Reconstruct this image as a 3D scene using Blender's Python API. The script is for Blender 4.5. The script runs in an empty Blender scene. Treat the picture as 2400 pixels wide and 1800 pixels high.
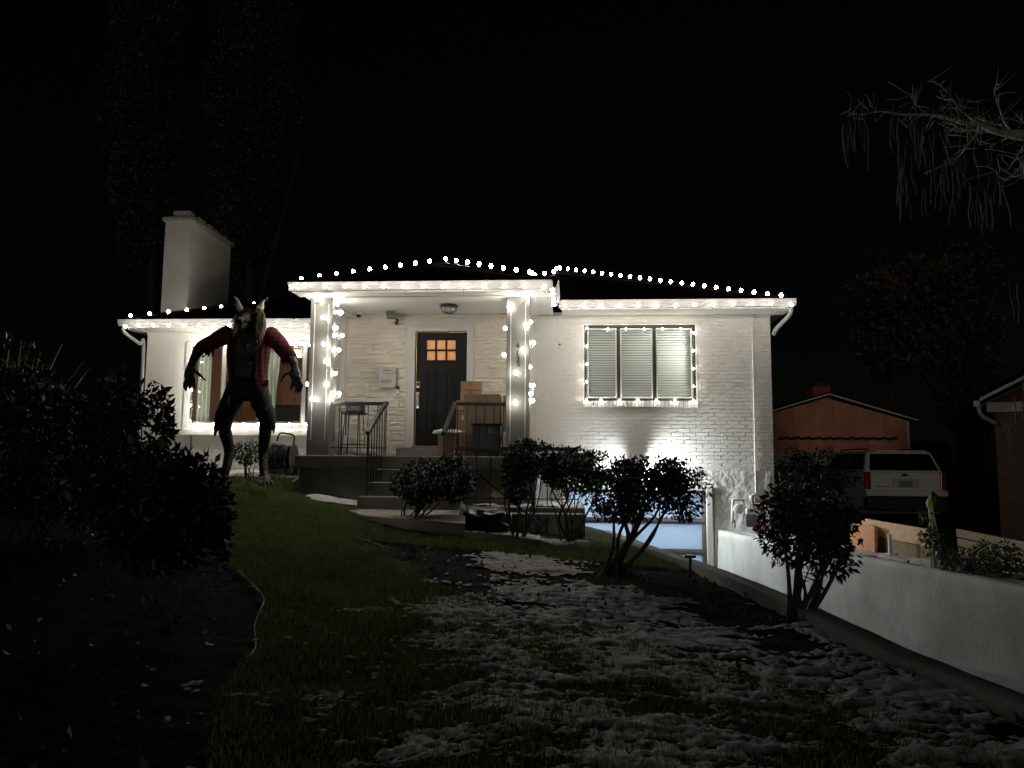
import bpy, math, random
import numpy as np
from mathutils import Vector, Matrix, noise as mnoise

random.seed(7)
rng = np.random.default_rng(7)
sc = bpy.context.scene
COL = sc.collection
R = math.radians

# ------------------------------------------------------------------ camera
F_PX, YAW, PIT, ROLL = 1800.0, R(4.2), R(5.9), R(0.45)
CAM = Vector((0.0, 0.0, 1.6))
RM = Matrix.Rotation(YAW, 3, 'Z') @ Matrix.Rotation(math.pi / 2 + PIT, 3, 'X') @ Matrix.Rotation(ROLL, 3, 'Z')
cd = bpy.data.cameras.new('camera')
cd.sensor_width = 36.0
cd.lens = F_PX / 2400.0 * 36.0
cd.clip_start, cd.clip_end = 0.05, 2000.0
co = bpy.data.objects.new('camera', cd)
co.matrix_world = Matrix.Translation(CAM) @ RM.to_4x4()
COL.objects.link(co)
sc.camera = co

# ------------------------------------------------------------------ night sky, faint far light, exposure
wd = bpy.data.worlds.new('World')
sc.world = wd
wd.use_nodes = True
nt = wd.node_tree
nt.nodes.clear()
sky = nt.nodes.new('ShaderNodeTexSky')
sky.sky_type = 'NISHITA'
sky.sun_disc = False
sky.sun_elevation = R(12)
sky.sun_rotation = R(200)
bg = nt.nodes.new('ShaderNodeBackground')
bg.inputs['Strength'].default_value = 0.00026
wo = nt.nodes.new('ShaderNodeOutputWorld')
nt.links.new(sky.outputs[0], bg.inputs[0])
nt.links.new(bg.outputs[0], wo.inputs[0])
sl = bpy.data.lights.new('night_sun', 'SUN')
sl.energy = 0.16
sl.angle = R(8)
sl.color = (1.0, 0.93, 0.82)
so = bpy.data.objects.new('night_sun', sl)
so.rotation_euler = (R(88.3), 0, R(-15.5))
COL.objects.link(so)
sc.view_settings.view_transform = 'Standard'
sc.view_settings.look = 'None'
sc.view_settings.gamma = 1.0
sc.view_settings.exposure = 0.0
sc.view_settings.use_curve_mapping = False
sc.render.engine = 'CYCLES'
cy = sc.cycles
cy.use_denoising = True
cy.max_bounces = 6
cy.diffuse_bounces = 3
cy.glossy_bounces = 3
cy.transmission_bounces = 4
cy.transparent_max_bounces = 8
cy.sample_clamp_indirect = 4.0
cy.use_light_tree = True
cy.caustics_reflective = False
cy.caustics_refractive = False


# ------------------------------------------------------------------ helpers
def at(x, y, Y):
    """point of the place seen at photo pixel (x, y), on the upright plane at distance Y"""
    d = RM @ Vector(((x - 1200) / F_PX, (900 - y) / F_PX, -1.0))
    return CAM + d * (Y / d.y)


def atz(x, y, z):
    d = RM @ Vector(((x - 1200) / F_PX, (900 - y) / F_PX, -1.0))
    return CAM + d * ((z - CAM.z) / d.z)


def lerp(a, b, t):
    return a + (b - a) * t


def worigin(o):
    p = Vector((0, 0, 0))
    while o is not None:
        p = p + o.location
        o = o.parent
    return p


def tag(o, label=None, cat=None, group=None, kind=None):
    if label: o['label'] = label
    if cat: o['category'] = cat
    if group: o['group'] = group
    if kind: o['kind'] = kind
    return o


def thing(name, label, cat, loc=(0, 0, 0), group=None):
    o = bpy.data.objects.new(name, None)
    o.empty_display_size = 0.1
    o.location = loc
    COL.objects.link(o)
    return tag(o, label, cat, group)


def link_mesh(name, me, parent=None, loc=None, rot=None, scale=None):
    o = bpy.data.objects.new(name, me)
    COL.objects.link(o)
    if parent is not None:
        o.parent = parent
    if loc is not None:
        o.location = Vector(loc) - (worigin(parent) if parent is not None else Vector((0, 0, 0)))
    if rot is not None: o.rotation_euler = rot
    if scale is not None: o.scale = scale
    return o


def npmesh(name, V, F, m, parent=None, smooth=False, kind=None):
    """mesh object from numpy arrays: V (n,3), F (k,3|4)"""
    V = np.asarray(V, dtype=np.float32)
    F = np.asarray(F, dtype=np.int32)
    if parent is not None:
        V = V - np.array(worigin(parent), dtype=np.float32)
    me = bpy.data.meshes.new(name)
    k = F.shape[1]
    me.vertices.add(len(V)); me.vertices.foreach_set('co', V.ravel())
    me.loops.add(F.size); me.loops.foreach_set('vertex_index', F.ravel())
    me.polygons.add(len(F))
    me.polygons.foreach_set('loop_start', np.arange(0, F.size, k, dtype=np.int32))
    me.polygons.foreach_set('loop_total', np.full(len(F), k, dtype=np.int32))
    me.update(calc_edges=True)
    if smooth: me.polygons.foreach_set('use_smooth', np.ones(len(F), dtype=bool))
    me.materials.append(m)
    o = bpy.data.objects.new(name, me)
    COL.objects.link(o)
    if parent is not None: o.parent = parent
    if kind: o['kind'] = kind
    return o


class MB:
    """collects shapes into one mesh"""

    def __init__(s):
        s.v, s.f = [], []

    def add(s, v, f):
        b = len(s.v)
        s.v += [tuple(p) for p in v]
        s.f += [tuple(i + b for i in q) for q in f]
        return s

    BF = [(0, 3, 2, 1), (4, 5, 6, 7), (0, 1, 5, 4), (1, 2, 6, 5), (2, 3, 7, 6), (3, 0, 4, 7)]

    def box(s, x0, x1, y0, y1, z0, z1):
        return s.add([(x0, y0, z0), (x1, y0, z0), (x1, y1, z0), (x0, y1, z0), (x0, y0, z1), (x1, y0, z1), (x1, y1, z1), (x0, y1, z1)], MB.BF)

    def obox(s, c, size, rot=None):
        c = Vector(c)
        M = rot if rot is not None else Matrix.Identity(3)
        hx, hy, hz = [k / 2 for k in size]
        v = [c + M @ Vector(p) for p in ((-hx, -hy, -hz), (hx, -hy, -hz), (hx, hy, -hz), (-hx, hy, -hz), (-hx, -hy, hz), (hx, -hy, hz), (hx, hy, hz), (-hx, hy, hz))]
        return s.add(v, MB.BF)

    def bar(s, p, q, w, h, up=(0, 0, 1)):
        p, q = Vector(p), Vector(q)
        d = (q - p)
        L = d.length
        y = d.normalized()
        x = y.cross(Vector(up))
        if x.length < 1e-5: x = y.cross(Vector((1, 0, 0)))
        x.normalize()
        z = x.cross(y)
        M = Matrix((x, y, z)).transposed()
        return s.obox((p + q) / 2, (w, L, h), M)

    def tube(s, pts, r, n=8, caps=True):
        pts = [Vector(p) for p in pts]
        m = len(pts)
        rs = r if isinstance(r, (list, tuple)) else [r] * m
        b = len(s.v)
        prev = None
        for i, p in enumerate(pts):
            t = (pts[min(i + 1, m - 1)] - pts[max(i - 1, 0)])
            t = t.normalized() if t.length > 1e-9 else Vector((0, 0, 1))
            if prev is None:
                a = t.cross(Vector((0, 0, 1)) if abs(t.z) < .9 else Vector((1, 0, 0))).normalized()
            else:
                a = (prev - t * prev.dot(t))
                a = a.normalized() if a.length > 1e-6 else t.cross(Vector((1, 0, 0))).normalized()
            prev = a
            c = t.cross(a)
            for k in range(n):
                an = 2 * math.pi * k / n
                s.v.append(tuple(p + (a * math.cos(an) + c * math.sin(an)) * rs[i]))
        for i in range(m - 1):
            for k in range(n):
                k2 = (k + 1) % n
                s.f.append((b + i * n + k, b + i * n + k2, b + (i + 1) * n + k2, b + (i + 1) * n + k))
        if caps:
            s.f.append(tuple(b + k for k in reversed(range(n))))
            s.f.append(tuple(b + (m - 1) * n + k for k in range(n)))
        return s

    def lathe(s, prof, c, n=16, axis='Z'):
        b = len(s.v)
        c = Vector(c)
        for (r, h) in prof:
            for k in range(n):
                an = 2 * math.pi * k / n
                x, y = r * math.cos(an), r * math.sin(an)
                p = {'Z': (x, y, h), 'Y': (x, h, y), 'X': (h, x, y)}[axis]
                s.v.append(tuple(c + Vector(p)))
        m = len(prof)
        for i in range(m - 1):
            for k in range(n):
                k2 = (k + 1) % n
                s.f.append((b + i * n + k, b + i * n + k2, b + (i + 1) * n + k2, b + (i + 1) * n + k))
        s.f.append(tuple(b + k for k in reversed(range(n))))
        s.f.append(tuple(b + (m - 1) * n + k for k in range(n)))
        return s

    def ell(s, c, r, M=None, n=12, m=8):
        c = Vector(c)
        M = M if M is not None else Matrix.Identity(3)
        b = len(s.v)
        s.v.append(tuple(c + M @ Vector((0, 0, -r[2]))))
        for i in range(1, m):
            ph = -math.pi / 2 + math.pi * i / m
            for k in range(n):
                an = 2 * math.pi * k / n
                s.v.append(tuple(c + M @ Vector((r[0] * math.cos(ph) * math.cos(an), r[1] * math.cos(ph) * math.sin(an), r[2] * math.sin(ph)))))
        s.v.append(tuple(c + M @ Vector((0, 0, r[2]))))
        e = len(s.v) - 1
        for k in range(n):
            k2 = (k + 1) % n
            s.f.append((b, b + 1 + k2, b + 1 + k))
            for i in range(m - 2):
                o = b + 1 + i * n
                s.f.append((o + k, o + k2, o + n + k2, o + n + k))
            o = b + 1 + (m - 2) * n
            s.f.append((o + k, o + k2, e))
        return s

    def prism(s, poly, a0, a1, axis='X'):
        """poly: 2-D outline; extruded from a0 to a1 along axis (X: poly is (y,z); Y: (x,z); Z: (x,y))"""
        n = len(poly)
        mk = {'X': lambda a, p: (a, p[0], p[1]), 'Y': lambda a, p: (p[0], a, p[1]), 'Z': lambda a, p: (p[0], p[1], a)}[axis]
        v = [mk(a0, p) for p in poly] + [mk(a1, p) for p in poly]
        f = [tuple(range(n)), tuple(reversed(range(n, 2 * n)))]
        for i in range(n):
            j = (i + 1) % n
            f.append((i, i + n, j + n, j))
        return s.add(v, f)

    def quad(s, *p):
        return s.add(p, [tuple(range(len(p)))])

    def mesh(s, name, m, off=None, smooth=False):
        me = bpy.data.meshes.new(name)
        v = s.v if off is None else [(p[0] - off[0], p[1] - off[1], p[2] - off[2]) for p in s.v]
        me.from_pydata(v, [], s.f)
        if smooth:
            me.polygons.foreach_set('use_smooth', [True] * len(me.polygons))
        me.materials.append(m)
        me.update()
        return me

    def build(s, name, m, parent=None, smooth=False, bevel=0, kind=None, seg=2, normals=True):
        me = s.mesh(name, m, worigin(parent) if parent is not None else None, smooth)
        if normals:
            import bmesh
            bm = bmesh.new(); bm.from_mesh(me)
            bmesh.ops.recalc_face_normals(bm, faces=bm.faces)
            bm.to_mesh(me); bm.free()
        o = bpy.data.objects.new(name, me)
        COL.objects.link(o)
        if parent is not None: o.parent = parent
        if bevel:
            b = o.modifiers.new('bevel', 'BEVEL')
            b.width = bevel; b.segments = seg; b.limit_method = 'ANGLE'; b.angle_limit = R(40)
        if kind: o['kind'] = kind
        return o


def catmull(pts, k=6):
    pts = [Vector(p) for p in pts]
    P = [pts[0] * 2 - pts[1]] + pts + [pts[-1] * 2 - pts[-2]]
    out = []
    for i in range(1, len(P) - 2):
        for j in range(k):
            t = j / k
            a, b, c, d = P[i - 1], P[i], P[i + 1], P[i + 2]
            out.append(0.5 * ((2 * b) + (c - a) * t + (2 * a - 5 * b + 4 * c - d) * t * t + (3 * b - a - 3 * c + d) * t ** 3))
    out.append(pts[-1])
    return out


def text_mesh(name, s, m, size, ext, parent, loc, rot=(math.pi / 2, 0, 0)):
    cu = bpy.data.curves.new(name, 'FONT')
    cu.body = s; cu.size = size; cu.extrude = ext; cu.align_x = 'CENTER'; cu.align_y = 'CENTER'
    cu.resolution_u = 3
    t = bpy.data.objects.new(name + '_tmp', cu)
    COL.objects.link(t)
    dg = bpy.context.evaluated_depsgraph_get()
    me = bpy.data.meshes.new_from_object(t.evaluated_get(dg))
    bpy.data.objects.remove(t)
    me.materials.clear(); me.materials.append(m)
    return link_mesh(name, me, parent, loc, rot)


# ---- 2-D gradient noise for terrain and snow
_perm = np.random.default_rng(3).permutation(512)
_ang = np.random.default_rng(4).uniform(0, 2 * np.pi, 512)


def pnoise(x, y, seed=0):
    x = np.asarray(x, float) + seed * 17.13
    y = np.asarray(y, float) + seed * 9.71
    xi, yi = np.floor(x).astype(int), np.floor(y).astype(int)
    xf, yf = x - xi, y - yi
    u, v = xf * xf * xf * (xf * (xf * 6 - 15) + 10), yf * yf * yf * (yf * (yf * 6 - 15) + 10)

    def g(ix, iy, dx, dy):
        h = _ang[_perm[(_perm[ix & 511] + iy) & 511]]
        return np.cos(h) * dx + np.sin(h) * dy
    a = g(xi, yi, xf, yf); b = g(xi + 1, yi, xf - 1, yf)
    c = g(xi, yi + 1, xf, yf - 1); d = g(xi + 1, yi + 1, xf - 1, yf - 1)
    return lerp(lerp(a, b, u), lerp(c, d, u), v) * 1.5


def fbm(x, y, o=4, seed=0, gain=.5):
    t, a, f = 0, 1, 1
    for i in range(o):
        t = t + a * pnoise(np.asarray(x) * f, np.asarray(y) * f, seed + i)
        a *= gain; f *= 2.03
    return t


# ------------------------------------------------------------------ materials
def mat(name, col, rough=.8, metal=0.0, var=0.0, vs=6.0, bump=0.0, bs=40.0, col2=None, spec=.5, stretch=None,
        emit=None, est=0.0, rnd=0.0, detail=5.0, brick=None, coat=0.0, trans=0.0):
    m = bpy.data.materials.new(name)
    m.use_nodes = True
    t = m.node_tree
    N, L = t.nodes, t.links
    b = N['Principled BSDF']
    b.inputs['Base Color'].default_value = (*col, 1)
    b.inputs['Roughness'].default_value = rough
    b.inputs['Metallic'].default_value = metal
    b.inputs['Specular IOR Level'].default_value = spec
    b.inputs['Coat Weight'].default_value = coat
    tc = N.new('ShaderNodeTexCoord')
    src = tc.outputs['Object']
    if stretch:
        mp = N.new('ShaderNodeMapping')
        mp.inputs['Scale'].default_value = stretch
        L.new(src, mp.inputs[0]); src = mp.outputs[0]
    cur = None
    if var or col2:
        nz = N.new('ShaderNodeTexNoise')
        nz.inputs['Scale'].default_value = vs
        nz.inputs['Detail'].default_value = detail
        nz.inputs['Roughness'].default_value = .62
        L.new(src, nz.inputs['Vector'])
        rp = N.new('ShaderNodeValToRGB')
        c2 = col2 if col2 else tuple(min(1, c * (1 + var)) for c in col)
        c1 = col if col2 else tuple(c * (1 - var) for c in col)
        rp.color_ramp.elements[0].position = .34; rp.color_ramp.elements[0].color = (*c1, 1)
        rp.color_ramp.elements[1].position = .66; rp.color_ramp.elements[1].color = (*c2, 1)
        L.new(nz.outputs['Fac'], rp.inputs[0])
        cur = rp.outputs[0]
    if brick:   # (scale, mortar colour, width, height)
        bt = N.new('ShaderNodeTexBrick')
        mp = N.new('ShaderNodeMapping'); mp.inputs['Rotation'].default_value = brick['rot']
        L.new(tc.outputs['Object'], mp.inputs[0]); L.new(mp.outputs[0], bt.inputs['Vector'])
        bt.inputs['Scale'].default_value = 1.0
        bt.inputs['Brick Width'].default_value = brick.get('w', .21)
        bt.inputs['Row Height'].default_value = brick.get('h', .067)
        bt.inputs['Mortar Size'].default_value = brick.get('mortar', .006)
        bt.inputs['Color1'].default_value = (*[c * (1 - brick.get('dv', .18)) for c in col], 1)
        bt.inputs['Color2'].default_value = (*[min(1, c * (1 + brick.get('dv', .18) * .8)) for c in col], 1)
        bt.inputs['Mortar'].default_value = (*brick.get('mc', col), 1)
        cur = bt.outputs['Color']
    if rnd:
        oi = N.new('ShaderNodeObjectInfo')
        hs = N.new('ShaderNodeHueSaturation')
        mr = N.new('ShaderNodeMapRange')
        mr.inputs['To Min'].default_value = 1 - rnd; mr.inputs['To Max'].default_value = 1 + rnd
        L.new(oi.outputs['Random'], mr.inputs[0]); L.new(mr.outputs[0], hs.inputs['Value'])
        if cur: L.new(cur, hs.inputs['Color'])
        else: hs.inputs['Color'].default_value = (*col, 1)
        cur = hs.outputs[0]
    if cur: L.new(cur, b.inputs['Base Color'])
    if bump:
        nb = N.new('ShaderNodeTexNoise')
        nb.inputs['Scale'].default_value = bs
        nb.inputs['Detail'].default_value = 4
        L.new(src, nb.inputs['Vector'])
        bp = N.new('ShaderNodeBump')
        bp.inputs['Strength'].default_value = 1.0
        bp.inputs['Distance'].default_value = bump
        h = nb.outputs['Fac']
        if brick:
            ad = N.new('ShaderNodeMath'); ad.operation = 'MULTIPLY_ADD'
            ad.inputs[1].default_value = -brick.get('deep', 1.5)
            L.new(bt.outputs['Fac'], ad.inputs[0]); L.new(h, ad.inputs[2]); h = ad.outputs[0]
        L.new(h, bp.inputs['Height'])
        L.new(bp.outputs[0], b.inputs['Normal'])
    if emit:
        b.inputs['Emission Color'].default_value = (*emit, 1)
        b.inputs['Emission Strength'].default_value = est
    if trans:
        ou = N['Material Output']
        tr = N.new('ShaderNodeBsdfTranslucent')
        if cur: L.new(cur, tr.inputs['Color'])
        else: tr.inputs['Color'].default_value = (*col, 1)
        mx = N.new('ShaderNodeMixShader'); mx.inputs[0].default_value = trans
        L.new(b.outputs[0], mx.inputs[1]); L.new(tr.outputs[0], mx.inputs[2]); L.new(mx.outputs[0], ou.inputs[0])
    return m


def glass_mat(name, tint=(1, 1, 1), gloss=.08, rough=.02):
    m = bpy.data.materials.new(name)
    m.use_nodes = True
    N, L = m.node_tree.nodes, m.node_tree.links
    N.remove(N['Principled BSDF'])
    tr = N.new('ShaderNodeBsdfTransparent'); tr.inputs[0].default_value = (*tint, 1)
    gl = N.new('ShaderNodeBsdfGlossy'); gl.inputs['Roughness'].default_value = rough
    mx = N.new('ShaderNodeMixShader'); mx.inputs[0].default_value = gloss
    L.new(tr.outputs[0], mx.inputs[1]); L.new(gl.outputs[0], mx.inputs[2])
    L.new(mx.outputs[0], N['Material Output'].inputs[0])
    return m


WHITE = (.74, .715, .66)
M = {}
M['paint'] = mat('painted_masonry', WHITE, .62, var=.05, vs=3, bump=.0025, bs=90)
M['brick'] = mat('painted_brick', (.72, .70, .655), .55, var=.05, vs=9, bump=.003, bs=70, rnd=.05)
M['stone'] = mat('painted_split_stone', (.80, .735, .62), .6, var=.05, vs=5, bump=.004, bs=45, rnd=.05)
M['stucco'] = mat('rough_plaster', (.68, .675, .645), .75, var=.10, vs=3.0, bump=.03, bs=9, detail=6)
M['retwall'] = mat('old_cement_wall', (.38, .385, .35), .9, col2=(.62, .63, .60), vs=1.5, bump=.005, bs=24, stretch=(1, 1, .5), detail=12)
M['cem'] = mat('cement', (.20, .20, .18), .85, var=.22, vs=3, bump=.004, bs=60)
M['walk'] = mat('walkway_cement', (.36, .33, .29), .85, var=.2, vs=2.5, bump=.003, bs=70)
M['drive'] = mat('driveway_cement', (.30, .30, .29), .85, var=.2, vs=2, bump=.004, bs=50)
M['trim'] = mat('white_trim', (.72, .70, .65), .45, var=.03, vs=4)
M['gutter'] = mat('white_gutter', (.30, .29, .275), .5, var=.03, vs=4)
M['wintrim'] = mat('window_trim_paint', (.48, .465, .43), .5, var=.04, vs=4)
M['column'] = mat('grey_column_paint', (.17, .165, .15), .35, var=.05, vs=5, stretch=(1, 1, .2))
M['roof'] = mat('asphalt_shingle', (.0035, .0033, .0033), 1.0, var=.45, vs=30, bump=.006, bs=60, spec=.0)
M['black'] = mat('black_iron', (.012, .012, .013), .42, spec=.4)
M['rail'] = mat('black_rail', (.014, .014, .0145), .5, var=.1, vs=20)
M['bronze'] = mat('dark_window_frame', (.035, .033, .03), .4)
M['door'] = mat('charcoal_door', (.007, .0085, .0085), .5, spec=.25, var=.12, vs=3, stretch=(6, 6, .6))
M['steel'] = mat('brushed_steel', (.62, .61, .59), .3, metal=1)
M['alum'] = mat('grey_aluminium', (.20, .20, .205), .42, metal=.3)
M['glass'] = glass_mat('window_glass', (.93, .95, .93), .010)
M['darkglass'] = mat('dark_tinted_glass', (.004, .004, .005), .08)
M['frost'] = mat('frosted_pane', (.80, .88, .97), .5, trans=.85)
M['slat'] = mat('blind_slat', (.78, .78, .76), .45, trans=.5)
M['amber'] = mat('amber_frosted_pane', (.85, .72, .58), .3, var=.12, vs=5, trans=.82)
M['bulb'] = mat('lit_bulb', (1, .96, .88), .3, emit=(1.0, .945, .845), est=94)
M['wire'] = mat('strand_wire', (.35, .33, .30), .6)
M['snow'] = mat('old_snow', (.42, .41, .39), .75, col2=(.74, .73, .72), vs=9, bump=.010, bs=22, detail=7)
M['soil'] = mat('bed_soil', (.010, .009, .008), 1.0, var=.5, vs=12, bump=.03, bs=30, spec=.1)
M['lawn'] = mat('lawn_ground', (.034, .042, .014), 1.0, var=.35, vs=7, bump=.02, bs=50, spec=.1)
M['grass'] = mat('grass_blade', (.12, .185, .036), .65, rnd=0, col2=(.20, .235, .055), vs=3.0, trans=.3)
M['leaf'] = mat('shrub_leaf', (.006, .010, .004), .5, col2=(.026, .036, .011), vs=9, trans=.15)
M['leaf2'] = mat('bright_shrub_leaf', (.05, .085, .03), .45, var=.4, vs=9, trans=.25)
M['bark'] = mat('dark_bark', (.035, .030, .025), .9, var=.4, vs=12, bump=.01, bs=40)
M['twig'] = mat('pale_bark', (.27, .255, .21), .8, var=.25, vs=8)
M['pod'] = mat('seed_pod', (.075, .07, .06), .8, var=.3, vs=4)
M['card'] = mat('cardboard', (.38, .235, .12), .75, var=.08, vs=3, bump=.001, bs=80)
M['card2'] = mat('dull_cardboard', (.23, .15, .09), .8, var=.12, vs=3)
M['tote'] = mat('dark_tote_plastic', (.028, .032, .032), .5)
M['whitep'] = mat('white_plastic', (.70, .69, .66), .5)
M['paper'] = mat('white_paper', (.62, .62, .60), .8, var=.15, vs=7)
M['fur'] = mat('dark_fur', (.030, .026, .024), .75, var=.55, vs=14, bump=.03, bs=26, stretch=(1, 1, .35), detail=8)
M['skin'] = mat('leathery_grey_skin', (.022, .019, .015), .5, var=.5, vs=16, bump=.02, bs=30, detail=8)
M['mane'] = mat('tan_mane_fur', (.62, .54, .42), .75, var=.4, vs=18, trans=.1)
M['jean'] = mat('torn_dark_jeans', (.004, .005, .0075), .9, var=.4, vs=10, bump=.006, bs=60)
M['claw'] = mat('dark_claw', (.03, .026, .022), .35)
M['redwall'] = mat('weathered_red_siding', (.66, .29, .185), .85, var=.25, vs=1.3, stretch=(1.5, 1, .5), bump=.004, bs=30, detail=8)
M['redbrick'] = mat('dull_red_brick', (.10, .06, .042), .9, bump=.004, bs=40, brick=dict(rot=(R(90), 0, 0), mc=(.07, .06, .05), mortar=.012))
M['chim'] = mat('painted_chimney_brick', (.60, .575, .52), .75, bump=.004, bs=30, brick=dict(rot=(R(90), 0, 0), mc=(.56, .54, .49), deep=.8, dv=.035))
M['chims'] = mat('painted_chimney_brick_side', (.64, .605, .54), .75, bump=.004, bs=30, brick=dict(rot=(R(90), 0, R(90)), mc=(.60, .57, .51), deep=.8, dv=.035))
M['lichen'] = mat('lichened_stone', (.22, .20, .15), .9, col2=(.52, .50, .42), vs=22, bump=.02, bs=25)
M['wood'] = mat('pine_board', (.52, .34, .18), .7, var=.22, vs=3, stretch=(1, 6, 6))
M['woodred'] = mat('orange_lit_board', (.55, .25, .10), .7, var=.2, vs=4)  # orange of the lit cross boards put into the colour
M['carpaint'] = mat('white_car_paint', (.72, .71, .69), .3, coat=.6)
M['rubber'] = mat('black_rubber', (.012, .012, .012), .8)
M['cplastic'] = mat('dark_bumper_plastic', (.02, .02, .021), .6)
M['redlens'] = mat('red_lens', (.30, .010, .008), .15, coat=.5)


def plaid():
    m = mat('red_plaid_cloth', (.12, .006, .010), .9)
    N, L = m.node_tree.nodes, m.node_tree.links
    b = N['Principled BSDF']
    tc = N.new('ShaderNodeTexCoord')
    w = []
    for ax in ('X', 'Z'):
        wv = N.new('ShaderNodeTexWave'); wv.wave_type = 'BANDS'; wv.bands_direction = ax
        wv.inputs['Scale'].default_value = 4.2; wv.inputs['Distortion'].default_value = .8
        L.new(tc.outputs['Object'], wv.inputs['Vector'])
        rp = N.new('ShaderNodeValToRGB')
        rp.color_ramp.interpolation = 'CONSTANT'
        rp.color_ramp.elements[0].color = (.10, .10, .10, 1)
        rp.color_ramp.elements[1].position = .45; rp.color_ramp.elements[1].color = (1, 1, 1, 1)
        L.new(wv.outputs['Fac'], rp.inputs[0]); w.append(rp)
    a = N.new('ShaderNodeMixRGB'); a.blend_type = 'MIX'; a.inputs[0].default_value = .5
    L.new(w[0].outputs[0], a.inputs[1]); L.new(w[1].outputs[0], a.inputs[2])
    c = N.new('ShaderNodeMixRGB'); c.blend_type = 'MULTIPLY'; c.inputs[0].default_value = 1
    c.inputs[1].default_value = (.155, .006, .015, 1)
    L.new(a.outputs[0], c.inputs[2]); L.new(c.outputs[0], b.inputs['Base Color'])
    return m


M['plaid'] = plaid()

# ================================================================== GROUND
WALL_L = ([-3, 0, 3, 4.07, 4.92, 6.42, 8.94, 13.0, 13.9], [3.7, 3.05, 2.43, 2.23, 2.07, 1.90, 1.55, .64, .45])
WALL_R = ([-3, 3.5, 7.66, 13.85], [7.0, 5.3, 4.25, 2.56])


def xwl(y): return np.interp(y, *WALL_L)
def xwr(y): return np.interp(y, *WALL_R)


def gz0(x, y):
    x, y = np.asarray(x, float), np.asarray(y, float)
    g = np.clip((1.3 - x) / 6.3, 0, 1)
    h = np.clip((np.clip(y, 3, 60) - 3) * .0875, 0, .97)
    z = .42 + g * h
    return np.where(y < 3, .42 - (3 - y) * .14, z)


def gz(x, y):
    return gz0(x, y) + .022 * fbm(np.asarray(x) * .9, np.asarray(y) * .9, 3, 5) + .010 * fbm(np.asarray(x) * 5, np.asarray(y) * 5, 2, 8)


def gzs(x, y): return float(gz(x, y))


def gzr(x, y):
    x, y = np.asarray(x, float), np.asarray(y, float)
    t = np.clip((x - xwr(np.minimum(y, 13.8)) - 1.3) / 2.6, 0, 1)
    return .43 - .42 * t * t * (3 - 2 * t) + .02 * fbm(x * 1.1, y * 1.1, 3, 2)


# far sheet to the horizon
g = MB(); g.quad((-500, -60, -1.4), (500, -60, -1.4), (500, 900, -1.4), (-500, 900, -1.4))
tag(g.build('ground', M['lawn']), kind='structure')

# boundary of the planting beds, laid out on the lawn
bedR = [atz(835, 1243, .82), atz(930, 1262, .80), atz(1010, 1325, .70), atz(1180, 1395, .62), atz(1420, 1455, .55), atz(1700, 1535, .50), atz(2020, 1640, .46), atz(2400, 1790, .44)]
bedL = [atz(330, 1238, .80), atz(470, 1275, .76), atz(560, 1325, .70), atz(615, 1372, .66), atz(612, 1402, .64), atz(598, 1432, .62), atz(600, 1490, .58), atz(575, 1525, .55), atz(520, 1590, .51), atz(500, 1690, .46), atz(490, 1800, .43)]
bRy = np.array([p.y for p in bedR])[::-1]; bRx = np.array([p.x for p in bedR])[::-1]
bLy = np.array([p.y for p in bedL])[::-1]; bLx = np.array([p.x for p in bedL])[::-1]


def in_bed(x, y):
    w = .06 * fbm(np.asarray(x) * 3, np.asarray(y) * 3, 2, 31)
    xr = np.where((y < bRy[-1]) & (y > 2.0), np.interp(y, bRy, bRx), 99)
    xl = np.where((y < bLy[-1]) & (y > 2.2), np.interp(y, bLy, bLx), -99)
    return (x > xr + w) | (x < xl)


cols = np.concatenate([np.arange(0, 8, .07), np.linspace(8, 40, 50)])
rows = np.concatenate([np.arange(-2, 2.5, .25), np.arange(2.5, 12.4, .07), np.linspace(12.4, 60, 60)])
YY, DD = np.meshgrid(rows, cols, indexing='ij')
lim = np.where(rows > 13.75, -4.1, xwl(np.minimum(rows, 13.75)) - .05)
XX = lim[:, None] - DD
ZZ = gz(XX, YY)
bed = in_bed(XX, YY)
ZZ = np.where(bed, ZZ - .02 + .018 * fbm(XX * 9, YY * 9, 2, 12), ZZ)
nr, ncl = XX.shape
V = np.stack([XX, YY, ZZ], -1).reshape(-1, 3)
idx = np.arange(nr * ncl).reshape(nr, ncl)
Fq = np.stack([idx[:-1, :-1], idx[1:, :-1], idx[1:, 1:], idx[:-1, 1:]], -1).reshape(-1, 4)
fb = bed[:-1, :-1].reshape(-1)
tag(npmesh('lawn', V, Fq[~fb], M['lawn'], smooth=True), kind='structure')
tag(npmesh('flower_bed', V, Fq[fb], M['soil'], smooth=True), kind='structure')

# neighbour's ground, right of the sunken driveway
rows2 = np.concatenate([np.arange(-2, 14, .12), np.linspace(14, 70, 60)])
cols2 = np.concatenate([np.arange(0, 4, .1), np.linspace(4, 60, 50)])
YY2, DD2 = np.meshgrid(rows2, cols2, indexing='ij')
lim2 = np.where(rows2 > 13.7, 3.7, xwr(np.minimum(rows2, 13.7)) + .02)
XX2 = lim2[:, None] + DD2
ZZ2 = gzr(XX2, YY2)
nr, ncl = XX2.shape
idx = np.arange(nr * ncl).reshape(nr, ncl)
Fq2 = np.stack([idx[:-1, :-1], idx[:-1, 1:], idx[1:, 1:], idx[1:, :-1]], -1).reshape(-1, 4)
tag(npmesh('side_yard', np.stack([XX2, YY2, ZZ2], -1).reshape(-1, 3), Fq2, M['soil'], smooth=True), kind='structure')

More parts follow.
